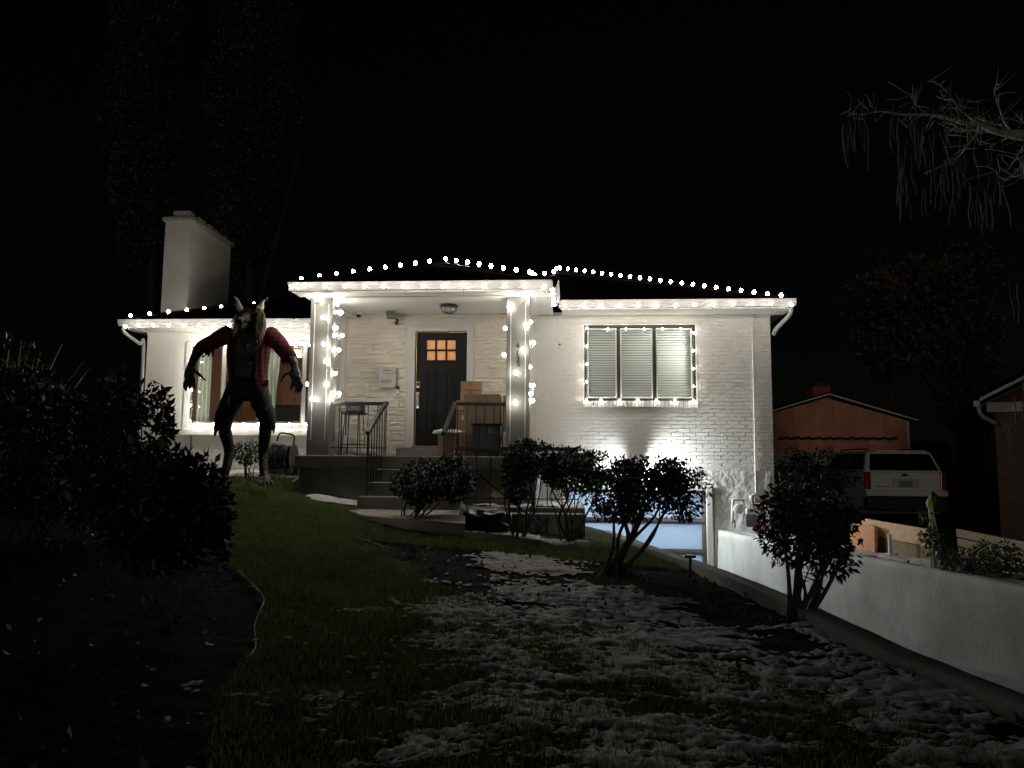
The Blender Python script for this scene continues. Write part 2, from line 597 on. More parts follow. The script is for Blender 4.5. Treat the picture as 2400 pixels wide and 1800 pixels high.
# sunken driveway
def dz(y): return -1.0 + (13.85 - y) * .105
ys = np.linspace(-2, 13.85, 40)
v, f = [], []
for i, y in enumerate(ys):
    v += [(xwl(y) - .1, y, dz(y)), (xwr(y) + .1, y, dz(y))]
    if i: f.append((2 * i - 2, 2 * i - 1, 2 * i + 1, 2 * i))
tag(npmesh('driveway', v, f, M['drive']), kind='structure')
g = MB(); g.box(-.3, .62, 12.9, 13.8, -1.1, -.99); tag(g.build('driveway_apron', M['drive']), kind='structure')


def cement_wall(name, xf, y0, y1, top, thick, side, seed, label, m):
    """retaining wall along x = xf(y); side = +1 when the visible face looks to -x"""
    n, k = 110, 18
    ys = np.linspace(y0, y1, n)
    V, Fs = [], []
    prof = [(0, t) for t in np.linspace(0, 1, k)] + [(.25, 1.0), (.6, 1.0), (1, 1.0), (1, 0)]
    for y in ys:
        zb = dz(y) - .15
        tz = top(y)
        for j, (d, t) in enumerate(prof):
            z = lerp(zb, tz, t)
            x = xf(y) + d * thick
            if d == 0:
                x += .014 * float(fbm(y * 1.6, z * 1.6, 3, seed)) + .004 * float(pnoise(y * 9, z * 5, seed))
                if t > .97: x += .012
            if d in (.25, .6): z += .012 * float(fbm(y * 2.5, d * 3, 3, seed + 3))
            V.append((x, y, z))
    m_ = len(prof)
    for i in range(n - 1):
        for j in range(m_ - 1):
            Fs.append((i * m_ + j, i * m_ + j + 1, (i + 1) * m_ + j + 1, (i + 1) * m_ + j))
    o = npmesh(name, V, Fs, m, smooth=False)
    tag(o, label, 'wall')
    return o


cement_wall('retaining_wall', lambda y: float(xwr(y)), -2, 13.78, lambda y: .47 + .015 * math.sin(y * .9), .2, 1, 41,
            'long pale cement wall lit along the right side of the sunken driveway', M['retwall'])
cement_wall('retaining_wall', lambda y: float(xwl(y)), -2, 12.95, lambda y: .50 + .012 * math.sin(y * 1.1), -.17, 1, 47,
            'dark low wall coping along the left side of the sunken driveway beside the bed', M['cem'])

# front walkway
def slab_poly(name, pts, zf, thick, m):
    n = len(pts)
    v = [(p.x, p.y, zf(p)) for p in pts] + [(p.x, p.y, zf(p) - thick) for p in pts]
    f = [tuple(range(n))] + [(i, i + n, (i + 1) % n + n, (i + 1) % n) for i in range(n)]
    g = MB().add(v, f)
    return g.build(name, m, bevel=.01)
o = slab_poly('walkway', [atz(795, 1191, .93), atz(1090, 1184, .95), atz(1090, 1225, .86), atz(960, 1219, .86), atz(860, 1206, .90)], lambda p: .885 + (p.y - 10.3) * .05, .2, M['walk'])
tag(o, kind='structure')

# ================================================================== HOUSE
house = thing('brick_bungalow', 'white painted brick bungalow hung with string lights', 'house', (0, 13.8, 1.0))


def wall_holes(mb, x0, x1, z0, z1, y0, y1, holes):
    xs = sorted({x0, x1, *[h[0] for h in holes], *[h[1] for h in holes]})
    zs = sorted({z0, z1, *[h[2] for h in holes], *[h[3] for h in holes]})
    for i in range(len(xs) - 1):
        j = 0
        while j < len(zs) - 1:
            def solid(j): 
                cx, cz = (xs[i] + xs[i + 1]) / 2, (zs[j] + zs[j + 1]) / 2
                return not any(h[0] < cx < h[1] and h[2] < cz < h[3] for h in holes)
            if solid(j):
                k = j
                while k + 1 < len(zs) - 1 and solid(k + 1): k += 1
                mb.box(xs[i], xs[i + 1], y0, y1, zs[j], zs[k + 1])
                j = k + 1
            else: j += 1


WY = 13.8
RW = (.29, 2.27, 2.72, 4.10)          # right-hand window opening
DR = (-2.80, -1.84, 1.89, 4.00)       # front door opening
GD = (-.05, 2.41, -1.0, 1.15)         # garage door opening
w = MB()
wall_holes(w, -4.2, 3.59, -1.1, 4.34, WY, WY + .22, [RW, DR, GD])
w.box(3.37, 3.59, WY + .22, 21.2, -1.1, 4.34)
w.box(-4.2, -3.98, WY + .22, 21.0, 1.0, 4.34)
mainwall = w.build('wall', M['paint'], house)

# ---- painted brick face, right of the porch
BL, BH, MJ = .203, .0575, .0105
bricks = []
row, z = 0, 1.50
while z < 4.33:
    x = -.62 + (-.107 if row % 2 else 0)
    while x < 3.585:
        a, b = max(x, -.60), min(x + BL, 3.583)
        if b - a > .04:
            zz0, zz1 = z, min(z + BH, 4.325)
            parts = [(a, b)]
            if zz1 > RW[2] - .10 and zz0 < RW[3] + .005:   # window (and its sill)
                parts = []
                if a < RW[0] - .015: parts.append((a, min(b, RW[0] - .008)))
                if b > RW[1] + .015: parts.append((max(a, RW[1] + .008), b))
            for (p, q) in parts:
                if q - p > .03: bricks.append((p, q, zz0, zz1))
        x += BL + MJ
    z += BH + MJ
    row += 1


def brick_shape(mb, a, b, z0, z1, yf):
    j = lambda s=.003: random.uniform(-s, s)
    d = .0065 + j(.0035)
    fr = [(a + .003 + j(), z0 + .002 + j()), (b - .003 + j(), z0 + .002 + j()), (b - .003 + j(), z1 - .002 + j()), (a + .003 + j(), z1 - .002 + j())]
    bk = [(a, z0), (b, z0), (b, z1), (a, z1)]
    v = [(p[0], yf - d + j(.0015), p[1]) for p in fr] + [(p[0], yf + .004, p[1]) for p in bk]
    mb.add(v, [(0, 1, 2, 3), (0, 4, 5, 1), (1, 5, 6, 2), (2, 6, 7, 3), (3, 7, 4, 0)])


key = lambda t: ((t[0] + t[1]) / 2 - 2.6) ** 2 * .8 + ((t[2] + t[3]) / 2 - 1.9) ** 2
full = [t for t in bricks if t[1] - t[0] > .18]
full.sort(key=key)
single = set(map(tuple, full[:298]))
variants = []
for i in range(10):
    g = MB(); brick_shape(g, -BL / 2, BL / 2, -BH / 2, BH / 2, 0)
    variants.append(g.mesh('brick', M['brick']))
for t in full[:298]:
    link_mesh('brick', random.choice(variants), mainwall, ((t[0] + t[1]) / 2, WY, (t[2] + t[3]) / 2), None, ((t[1] - t[0]) / BL, 1, (t[3] - t[2]) / BH))
g = MB()
for t in bricks:
    if tuple(t) not in single: brick_shape(g, *t, WY)
g.build('brick_courses', M['brick'], mainwall, kind='stuff', normals=False)

# rough plaster foundation, lumpy
def lumpy(name, x0, x1, z0, z1, y, m, parent, amp=.02, sc_=3.0, step=.05, hole=None, seed=0):
    xs = np.linspace(x0, x1, max(2, int((x1 - x0) / step) + 1)); zs = np.linspace(z0, z1, max(2, int((z1 - z0) / step) + 1))
    X, Z = np.meshgrid(xs, zs, indexing='ij')
    edge = np.clip(np.minimum.reduce([X - x0, x1 - X, z1 - Z]) / .06, 0, 1)
    Yv = y - .012 - edge * amp * (.5 + .5 * fbm(X * sc_, Z * sc_, 4, seed))
    V = np.stack([X, Yv, Z], -1).reshape(-1, 3)
    i = np.arange(X.size).reshape(X.shape)
    Fq = np.stack([i[:-1, :-1], i[1:, :-1], i[1:, 1:], i[:-1, 1:]], -1).reshape(-1, 4)
    if hole:
        cx = (X[:-1, :-1] + step / 2).reshape(-1); cz = (Z[:-1, :-1] + step / 2).reshape(-1)
        Fq = Fq[~((cx > hole[0]) & (cx < hole[1]) & (cz < hole[3]))]
    return npmesh(name, V, Fq, m, parent, smooth=True)
lumpy('plaster_base', -.6, 3.585, -1.05, 1.50, WY, M['stucco'], house, .028, 3.2, .045, (-.15, 2.53, -2, 1.25), 3)

# ---- split-face stone around the front door
def stones(x0, x1, z0, z1, hole):
    out = []
    z = z0
    while z < z1 - .03:
        h = random.choice([.055, .075, .10, .10, .14, .18])
        h = min(h, z1 - z)
        if z1 - z - h < .04: h = z1 - z
        x = x0
        while x < x1 - .02:
            wd_ = random.uniform(.28, .95) if h < .16 else random.uniform(.25, .6)
            e = min(x + wd_, x1)
            if x1 - e < .12: e = x1
            segs = [(x, e)]
            if hole and z + h > hole[2] and z < hole[3]:
                segs = []
                if x < hole[0]: segs.append((x, min(e, hole[0])))
                if e > hole[1]: segs.append((max(x, hole[1]), e))
            for (a, b) in segs:
                if b - a > .03:
                    if h >= .14 and b - a > .3 and random.random() < .45:
                        c = z + h * random.uniform(.4, .6)
                        out.append((a, b, z, c)); out.append((a, b, c, z + h))
                    else: out.append((a, b, z, z + h))
            x = e
        z += h
    return out


def stone_mesh(w_, h_):
    nx, nz = max(4, int(w_ / .06)), max(3, int(h_ / .03) + 1)
    g = MB()
    s = random.uniform(0, 100)
    v = []
    for i in range(nx + 1):
        for j in range(nz + 1):
            x, z = w_ * i / nx, h_ * j / nz
            e = min(i, nx - i, j * 1.0, (nz - j) * 1.0)
            x2 = min(max(x, .004), w_ - .004); z2 = min(max(z, .003), h_ - .003)
            d = .004 if e == 0 else .014 + .020 * (mnoise.noise(Vector((x * 5 + s, z * 11, s))) + .6 * mnoise.noise(Vector((x * 14 + s, z * 26, s))))
            v.append((x2 - w_ / 2, -max(.003, d), z2 - h_ / 2))
    f = [(i * (nz + 1) + j, (i + 1) * (nz + 1) + j, (i + 1) * (nz + 1) + j + 1, i * (nz + 1) + j + 1) for i in range(nx) for j in range(nz)]
    g.add(v, f)
    # edges back to the wall
    b = len(g.v)
    ring = [i * (nz + 1) for i in range(nx + 1)] + [nx * (nz + 1) + j for j in range(1, nz + 1)] + [i * (nz + 1) + nz for i in reversed(range(nx))] + [j for j in reversed(range(1, nz))]
    for r_ in ring:
        p = g.v[r_]; g.v.append((p[0], .004, p[2]))
    for q in range(len(ring)):
        q2 = (q + 1) % len(ring)
        g.f.append((ring[q], b + q, b + q2, ring[q2]))
    return g.mesh('stone', M['stone'])


for (a, b, c, d) in stones(-4.08, -.98, 1.70, 4.32, (DR[0] - .16, DR[1] + .12, 1.0, DR[3] + .10)):
    link_mesh('stone', stone_mesh(b - a, d - c), mainwall, ((a + b) / 2, WY, (c + d) / 2))

# ---- right-hand window with blinds
win = MB()
for (a, b, c, d) in ((RW[0], RW[1], RW[3] - .05, RW[3]), (RW[0], RW[1], RW[2], RW[2] + .05), (RW[0], RW[0] + .05, RW[2] + .05, RW[3] - .05), (RW[1] - .05, RW[1], RW[2] + .05, RW[3] - .05)):
    win.box(a, b, WY - .01, WY + .10, c, d)
for xm in (.905, 1.545):
    win.box(xm - .026, xm + .026, WY + .005, WY + .10, RW[2] + .05, RW[3] - .05)
rwin = win.build('window', M['bronze'], house, bevel=.004)
edge = MB()
for (a, b, c, d) in ((RW[0] - .03, RW[1] + .03, RW[3], RW[3] + .022), (RW[0] - .028, RW[0], RW[2], RW[3]), (RW[1], RW[1] + .028, RW[2], RW[3])):
    edge.box(a, b, WY - .022, WY + .03, c, d)
edge.build('casing', M['trim'], rwin, bevel=.003)
cells = [(.345, .874), (.936, 1.514), (1.576, 2.215)]
for (a, b) in cells:
    s_ = MB()
    z0, z1 = RW[2] + .055, RW[3] - .055
    t = .026
    s_.box(a, b, WY + .015, WY + .05, z1 - t, z1); s_.box(a, b, WY + .015, WY + .05, z0, z0 + t)
    s_.box(a, a + t, WY + .015, WY + .05, z0 + t, z1 - t); s_.box(b - t, b, WY + .015, WY + .05, z0 + t, z1 - t)
    s_.build('sash', M['trim'], rwin, bevel=.003)
    g = MB(); g.box(a + t, b - t, WY + .03, WY + .036, z0 + t, z1 - t)
    g.build('pane', M['glass'], rwin)
    sm = MB()
    wS, k = (b - a) - .015, 6
    prof = [(-.024 + .048 * q / k, .005 * math.cos((q / k - .5) * math.pi)) for q in range(k + 1)]
    v = [(x, p[0], p[1]) for x in (-wS / 2, wS / 2) for p in prof]
    sm.add(v, [(q, q + 1, q + k + 2, q + k + 1) for q in range(k)])
    sme = sm.mesh('slat', M['slat'], smooth=True)
    zz = z0 + .035
    while zz < z1 - .04:
        link_mesh('slat', sme, rwin, ((a + b) / 2, WY + .105, zz), (R(54 + random.uniform(-2, 2)), 0, random.uniform(-.002, .002)))
        zz += .0455
    g = MB(); g.box(a + .005, b - .005, WY + .08, WY + .13, z1 - .04, z1)
    g.build('head_rail', M['slat'], rwin)
# rowlock sill
sb = MB(); x = RW[0] - .03
while x < RW[1] + .02:
    sb.box(x + .002, min(x + .058, RW[1] + .03), WY - .062 + random.uniform(-.003, .003), WY + .05, RW[2] - .105, RW[2] - .002)
    x += .066
sb.build('sill', M['brick'], rwin, bevel=.004)

# ---- front door
door = MB(); DY = WY + .07
door.box(DR[0] + .02, DR[1] - .02, DY, DY + .045, DR[2] + .015, DR[3] - .015)
def P2(cx, cy, Y): return at(660 + cx * .298373, 580 + cy * .298373, Y)
panes = []
for (u0, u1) in ((1140, 1207), (1220, 1287), (1300, 1367)):
    for (v0, v1) in ((728, 800), (815, 885)):
        a, b = P2(u0, v1, DY), P2(u1, v0, DY)
        panes.append((a.x, b.x, a.z, b.z))
dmb = MB()
wall_holes(dmb, DR[0] + .015, DR[1] - .015, DR[2] + .012, DR[3] - .012, DY, DY + .045, panes)
dobj = dmb.build('door', M['door'], house)
dp = MB()
gx0, gx1, gz0_, gz1_ = min(p[0] for p in panes), max(p[1] for p in panes), min(p[2] for p in panes), max(p[3] for p in panes)
for (a, b, c, d) in ((gx0 - .035, gx1 + .035, gz1_ + .002, gz1_ + .03), (gx0 - .045, gx1 + .045, gz0_ - .04, gz0_ - .002), (gx0 - .03, gx0 - .002, gz0_, gz1_), (gx1 + .002, gx1 + .03, gz0_, gz1_)):
    dp.box(a, b, DY - .014, DY + .004, c, d)
dp.build('lite_frame', M['door'], dobj, bevel=.004)
for p in panes:
    g = MB(); g.box(p[0], p[1], DY + .018, DY + .026, p[2], p[3]); g.build('pane', M['amber'], dobj)
for (u0, u1) in ((1130, 1220), (1283, 1372)):
    a, b = P2(u0, 1452, DY), P2(u1, 968, DY)
    g = MB()
    t = .018
    for q in ((a.x, b.x, b.z - t, b.z), (a.x, b.x, a.z, a.z + t), (a.x, a.x + t, a.z + t, b.z - t), (b.x - t, b.x, a.z + t, b.z - t)):
        g.box(q[0], q[1], DY - .011, DY + .004, q[2], q[3])
    g.box(a.x + .045, b.x - .045, DY - .009, DY + .004, a.z + .045, b.z - .045)
    g.build('raised_panel', M['door'], dobj, bevel=.006)
c = P2(1075, 1080, DY)
g = MB(); g.obox((c.x, DY - .016, c.z), (.075, .032, .125)); lk = g.build('door_lock', M['steel'], dobj, bevel=.02, seg=4)
g = MB(); g.obox((c.x, DY - .036, c.z + .012), (.045, .01, .06)); g.build('keypad', M['black'], lk if False else dobj, bevel=.006)
hx = P2(1070, 1200, DY)
g = MB(); g.obox((hx.x, DY - .008, hx.z), (.05, .016, .30)); g.tube(catmull([(hx.x, DY - .01, hx.z + .10), (hx.x, DY - .06, hx.z + .075), (hx.x, DY - .06, hx.z - .07), (hx.x, DY - .01, hx.z - .10)], 4), .011, 8)
g.obox((hx.x, DY - .03, hx.z + .125), (.04, .04, .03))
g.build('door_handle', M['steel'], dobj, bevel=.004)
dc = MB()
dc.box(DR[0] - .10, DR[0], WY - .03, WY + .12, DR[2] - .02, DR[3] + .06); dc.box(DR[1], DR[1] + .07, WY - .03, WY + .12, DR[2] - .02, DR[3] + .06)
dc.box(DR[0], DR[1], WY - .028, WY + .12, DR[3], DR[3] + .06)
dc.box(DR[0] - .15, DR[0] - .10, WY - .035, WY + .02, DR[2] - .02, DR[3] + .095); dc.box(DR[1] + .07, DR[1] + .115, WY - .035, WY + .02, DR[2] - .02, DR[3] + .095)
dc.box(DR[0] - .10, DR[1] + .07, WY - .033, WY + .02, DR[3] + .06, DR[3] + .095)
dc.build('door_frame', M['trim'], dobj, bevel=.004)
g = MB(); g.box(DR[0] - .02, DR[1] + .02, WY - .06, WY + .12, DR[2] - .035, DR[2] + .004); g.build('threshold', M['bronze'], dobj, bevel=.004)

# ---- garage door of frosted panes
GYD = WY + .05
gd = MB()
zr = [-1.0, -.445, .08, .615, 1.15]
xs_ = [GD[0] + .01, 1.155, GD[1] - .01]
gp = []
for i in range(4):
    for (a, b) in ((xs_[0] + .06, xs_[1] - .032), (xs_[1] + .032, xs_[2] - .06)):
        gp.append((a, b, zr[i] + (.05 if i else .08), zr[i + 1] - .05))
wall_holes(gd, GD[0] + .005, GD[1] - .005, -1.0, 1.145, GYD, GYD + .05, gp)
for zq in zr[1:4]: gd.box(GD[0] + .005, GD[1] - .005, GYD - .012, GYD - .002, zq - .008, zq + .03)
gdo = gd.build('garage_door', M['alum'], house)
for p in gp:
    g = MB(); g.box(p[0], p[1], GYD + .02, GYD + .027, p[2], p[3]); g.build('pane', M['frost'], gdo)
g = MB()
g.box(GD[1], GD[1] + .10, WY - .06, WY + .06, -1.05, 1.22); g.box(GD[0] - .1, GD[0], WY - .06, WY + .06, -1.05, 1.22); g.box(GD[0], GD[1], WY - .058, WY + .06, 1.15, 1.22)
g.build('garage_door_frame', M['trim'], gdo, bevel=.006)

# ---- left wing, set back
LY = 15.3
LW = (-7.92, -4.66, 2.26, 4.07)
w = MB(); wall_holes(w, -8.78, -4.2, .9, 4.34, LY, LY + .22, [LW])
w.box(-8.78, -8.56, LY + .22, 20.6, .9, 4.34)
lw = w.build('wing_wall', M['paint'], house)
bl = MB(); z = 1.36; row = 0
while z < 4.3:
    x = -8.78 + (-.107 if row % 2 else 0)
    while x < -4.25:
        a, b = max(x, -8.775), min(x + BL, -4.22)
        ps = [(a, b)]
        if z + BH > LW[2] - .15 and z < LW[3] + .02:
            ps = ([(a, min(b, LW[0] - .05))] if a < LW[0] - .07 else []) + ([(max(a, LW[1] + .05), b)] if b > LW[1] + .07 else [])
        for (p, q) in ps:
            if q - p > .03:
                d = .0015 + random.uniform(0, .0012)
                bl.add([(p + .002, LY - d, z + .002), (q - .002, LY - d, z + .002), (q - .002, LY - d, z + BH - .002), (p + .002, LY - d, z + BH - .002), (p, LY + .002, z), (q, LY + .002, z), (q, LY + .002, z + BH), (p, LY + .002, z + BH)],
                       [(0, 1, 2, 3), (0, 4, 5, 1), (1, 5, 6, 2), (2, 6, 7, 3), (3, 7, 4, 0)])
        x += BL + MJ
    z += BH + MJ; row += 1
bl.build('brick_courses', M['brick'], lw, kind='stuff', normals=False)
wf = MB(); t = .12
wf.box(LW[0], LW[1], LY - .03, LY + .1, LW[3] - t * .8, LW[3]); wf.box(LW[0], LW[1], LY - .03, LY + .1, LW[2], LW[2] + t)
wf.box(LW[0], LW[0] + t, LY - .03, LY + .1, LW[2] + t, LW[3] - t * .8); wf.box(LW[1] - t, LW[1], LY - .03, LY + .1, LW[2] + t, LW[3] - t * .8)
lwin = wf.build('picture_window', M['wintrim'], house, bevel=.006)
xm1, xm2 = at(524, 900, LY).x, at(713, 900, LY).x
for xm in (xm1, xm2):
    g = MB(); g.box(xm - .045, xm + .035, LY - .01, LY + .1, LW[2] + t, LW[3] - t * .8); g.build('mullion', M['wintrim'], lwin, bevel=.004)
for (a, b) in ((LW[0] + t, xm1 - .045), (xm1 + .035, xm2 - .045), (xm2 + .035, LW[1] - t)):
    z0, z1 = LW[2] + t, LW[3] - t * .8
    g = MB(); q = .035
    g.box(a, b, LY + .02, LY + .06, z0, z0 + q); g.box(a, b, LY + .02, LY + .06, z1 - q, z1); g.box(a, a + q, LY + .02, LY + .06, z0 + q, z1 - q); g.box(b - q, b, LY + .02, LY + .06, z0 + q, z1 - q)
    g.build('sash', M['bronze'], lwin, bevel=.003)
    g = MB(); g.box(a + q, b - q, LY + .035, LY + .041, z0 + q, z1 - q); g.build('pane', M['glass'], lwin)
g = MB(); g.box(LW[0] - .09, LW[1] + .06, LY - .10, LY + .02, LW[2] - .14, LW[2] - .003); g.build('sill', M['paint'], lwin, bevel=.01)

# ---- room behind the picture window
M['roomwall'] = mat('warm_room_wall', (.66, .45, .34), .9, var=.05, vs=2)
M['sofa'] = mat('dark_sofa', (.045, .045, .048), .9, var=.2, vs=8)
M['curtain'] = mat('pale_curtain', (.60, .63, .56), .85, trans=.3)
M['lampglow'] = mat('lit_ceiling_lamp', (1, .9, .75), .4, emit=(1.0, .74, .52), est=9)
rm = MB()
rx0, rx1, ry0, ry1, rz0, rz1 = -8.55, -4.0, LY + .23, 19.6, 1.45, 4.24
rm.quad((rx0, ry1, rz0), (rx1, ry1, rz0), (rx1, ry1, rz1), (rx0, ry1, rz1)); rm.quad((rx0, ry0, rz0), (rx0, ry1, rz0), (rx0, ry1, rz1), (rx0, ry0, rz1))
rm.quad((rx1, ry0, rz0), (rx1, ry1, rz0), (rx1, ry1, rz1), (rx1, ry0, rz1)); rm.quad((rx0, ry0, rz0), (rx1, ry0, rz0), (rx1, ry1, rz0), (rx0, ry1, rz0))
rm.quad((rx0, ry0, rz1), (rx1, ry0, rz1), (rx1, ry1, rz1), (rx0, ry1, rz1))
rm.build('room', M['roomwall'], house)
def curtain(x0, x1, z0, z1, y, n=40, label=None, gather=None):
    V, Fq = [], []
    for i in range(n + 1):
        t = i / n
        for j in range(11):
            s = j / 10
            xx = lerp(x0, x1, t); zz = lerp(z0, z1, s)
            if gather: xx = lerp(xx, gather, .55 * math.exp(-((s - .42) / .28) ** 2))
            V.append((xx, y + .035 * math.sin(t * n * .75 + .8 * math.sin(s * 3)), zz))
            if i and j: Fq.append(((i - 1) * 11 + j - 1, i * 11 + j - 1, i * 11 + j, (i - 1) * 11 + j))
    o = npmesh('curtain', V, Fq, M['curtain'], smooth=True)
    return tag(o, label, 'curtain', 'living room curtains')
cy_ = LY + .28
curtain(at(462, 900, cy_).x, at(492, 900, cy_).x, 1.9, 4.1, cy_, 26, 'pale curtain hanging at the left end of the big window')
curtain(at(575, 900, cy_).x, at(657, 900, cy_).x, 1.9, 4.1, cy_, 48, 'pale curtain hanging behind the werewolf inside the big window', at(640, 900, cy_).x)
sf = thing('sofa', 'dark sofa back seen low behind the big window', 'sofa', (-5.9, 17.2, 1.45))
a, b = at(628, 948, 17.2), at(712, 948, 17.2)
g = MB(); g.box(a.x, b.x + .9, 17.2, 17.45, 1.75, a.z); g.build('backrest', M['sofa'], sf, bevel=.05)
g = MB(); g.box(a.x, b.x + .9, 17.46, 18.0, 1.5, a.z - .4); g.build('seat', M['sofa'], sf, bevel=.05)
g = MB(); g.box(a.x - .18, a.x - .005, 17.2, 18.0, 1.46, a.z - .15); g.build('armrest', M['sofa'], sf, bevel=.05)
lp = thing('ceiling_lamp', 'lit round ceiling lamp inside behind the big window', 'lamp', at(698, 832, 17.8))
lc = at(698, 832, 17.8)
g = MB(); g.lathe([(.02, -.05), (.14, -.04), (.18, 0), (.16, .03)], (lc.x, 17.8, lc.z), 20); g.build('shade', M['lampglow'], lp, smooth=True)
g = MB(); g.lathe([(.06, .03), (.06, 4.24 - lc.z)], (lc.x, 17.8, lc.z), 12); g.build('stem', M['trim'], lp)
pz = at(690, 905, 19.5)
pc = thing('wall_picture', 'narrow picture with dark strokes on the room wall behind the big window', 'picture', (pz.x, 19.55, pz.z))
g = MB(); g.box(pz.x - .35, pz.x + .25, 19.55, 19.59, pz.z - .6, pz.z + .45); g.build('canvas', mat('picture_canvas', (.72, .50, .40), .9, var=.1), pc, bevel=.008)
g = MB()
for k in range(9):
    x0_, z0_ = pz.x + random.uniform(-.25, .12), pz.z + random.uniform(-.45, .3)
    g.tube(catmull([(x0_, 19.545, z0_), (x0_ + random.uniform(0, .1), 19.545, z0_ + .08), (x0_ + random.uniform(-.05, .1), 19.545, z0_ + .15)], 4), .012, 5)
g.build('brush_strokes', M['bronze'], pc)

# ---- closed boxes behind the door, the blinds and the garage door, each with its lamp
M['hall'] = mat('hall_wall', (.72, .58, .44), .9)
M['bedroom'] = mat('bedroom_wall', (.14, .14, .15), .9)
M['garagew'] = mat('garage_wall', (.75, .78, .82), .9)
def room(name, x0, x1, y0, y1, z0, z1, m):
    r = MB()
    r.quad((x0, y1, z0), (x1, y1, z0), (x1, y1, z1), (x0, y1, z1)); r.quad((x0, y0, z0), (x0, y1, z0), (x0, y1, z1), (x0, y0, z1)); r.quad((x1, y0, z0), (x1, y1, z0), (x1, y1, z1), (x1, y0, z1))
    r.quad((x0, y0, z0), (x1, y0, z0), (x1, y1, z0), (x0, y1, z0)); r.quad((x0, y0, z1), (x1, y0, z1), (x1, y1, z1), (x0, y1, z1))
    return r.build(name, m, house)
room('hall', -3.3, -1.3, WY + .23, 17.0, 1.75, 4.25, M['hall'])
room('bedroom', -.5, 3.2, WY + .23, 17.0, 1.7, 4.25, M['bedroom'])
room('garage', -1.2, 3.2, WY + .23, 17.5, -1.05, 1.45, M['garagew'])
hl = thing('pendant_lamp', 'amber pendant lamp glowing behind the front door panes', 'lamp', (-2.2, 14.9, 3.75))
g = MB(); g.ell((-2.2, 14.9, 3.75), (.10, .10, .12)); g.build('globe', mat('amber_globe', (1, .7, .4), .4, emit=(1.0, .72, .45), est=115), hl, smooth=True)
g = MB(); g.tube([(-2.2, 14.9, 3.86), (-2.2, 14.9, 4.25)], .01, 6); g.build('cord', M['black'], hl)
bd = thing('ceiling_globe', 'round lamp glowing dimly behind the right-hand blinds', 'lamp', (2.85, 14.4, 3.5))
g = MB(); g.ell((2.85, 14.4, 3.55), (.12, .12, .10)); g.build('globe', mat('lit_globe', (1, .95, .6), .6, emit=(1.0, .975, .90), est=560), bd, smooth=True)
g = MB(); g.tube([(2.85, 14.4, 3.65), (2.85, 14.4, 4.24)], .012, 8); g.build('base', M['trim'], bd)
gl = thing('tube_lamp', 'bright tube lamp inside the garage behind the frosted panes', 'lamp', (.7, 14.75, 1.3))
g = MB(); g.tube([(.0, 14.75, 1.2), (1.5, 14.75, 1.2)], .03, 10); g.build('tube', mat('lit_tube', (1, 1, 1), .4, emit=(.80, .90, 1.0), est=165), gl, smooth=True)
g = MB(); g.box(-.05, 1.55, 14.68, 14.82, 1.27, 1.42); g.build('housing', M['whitep'], gl, bevel=.01)

# ---- eaves, gutters, roofs
def gutter_profile(y, z, d=.11, h=.125):
    """K-style gutter section seen from the end, front towards -y"""
    return [(y, z), (y, z - .018), (y + .012, z - .022), (y + .015, z - .05), (y + .035, z - .075), (y + .045, z - h), (y + d, z - h), (y + d, z), (y + d - .008, z), (y + d - .008, z - h + .01), (y + .05, z - h + .01), (y + .012, z - .01)]
def eave(x0, x1, y, z, wy, name='gutter'):
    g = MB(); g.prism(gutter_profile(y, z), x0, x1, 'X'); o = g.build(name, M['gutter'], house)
    g = MB(); g.box(x0 + .03, x1 - .03, y + .112, y + .14, z - .14, z - .005); g.build('fascia', M['trim'], house)
    g = MB(); g.box(x0 + .05, x1 - .05, y + .14, wy, z - .145, z - .125); g.build('soffit', M['trim'], house)
    return o
EZ = 4.42
eave(-.16, 3.86, 13.10, EZ, WY)
g = MB(); g.box(-.6, 3.60, WY - .03, WY, EZ - .19, EZ - .147); g.build('frieze', M['trim'], house, bevel=.006)
eave(-9.05, -4.2, 14.62, EZ, LY)
g = MB(); g.box(-8.78, -4.2, LY - .03, LY, EZ - .20, EZ - .147); g.build('frieze', M['trim'], house, bevel=.006)
eave(-4.45, -.25, 11.70, EZ + .02, 12.15)
# porch side gutter and the end boards
g = MB(); g.prism([(-(p[0]) , p[1]) for p in gutter_profile(.14, EZ + .02)], 11.71, 13.09, 'Y'); g.build('gutter', M['gutter'], house)
g = MB(); g.box(-.60, -.27, 12.16, 13.78, EZ - .135, EZ - .10); g.build('soffit', M['trim'], house)
g = MB(); g.box(3.60, 3.80, 13.26, 21, EZ - .15, EZ - .12); g.build('soffit', M['trim'], house)
g = MB(); g.box(3.80, 3.84, 13.22, 21, EZ - .14, EZ - .005); g.build('fascia', M['trim'], house)
g = MB(); g.box(-9.03, -8.79, 14.78, 20.6, EZ - .15, EZ - .12); g.build('soffit', M['trim'], house)
S = .375
def roofpart(name, faces):
    g = MB()
    for f in faces:
        g.quad(*f)
        g.quad(*[(p[0], p[1], p[2] - .035) for p in f])
    return g.build(name, M['roof'], house, normals=False)
rz = EZ + .01
ax, ay = -.29, 17.28; az = rz + S * (ay - 13.14)
roofpart('roof', [[(-5.4, 13.9, rz + S * .76), (-5.4, 13.14, rz), (3.86, 13.14, rz), (ax, ay, az), (-5.4, ay, az)][1:], [(3.86, 13.14, rz), (3.86, 21.42, rz), (ax, ay, az)], [(3.86, 21.42, rz), (-5.4, 21.42, rz), (-5.4, ay, az), (ax, ay, az)], [(-5.4, 13.14, rz), (-5.4, ay, az), (-5.4, 21.42, rz)]])
ly0 = 14.66; lry = 17.75; lrz = rz + S * (lry - ly0)
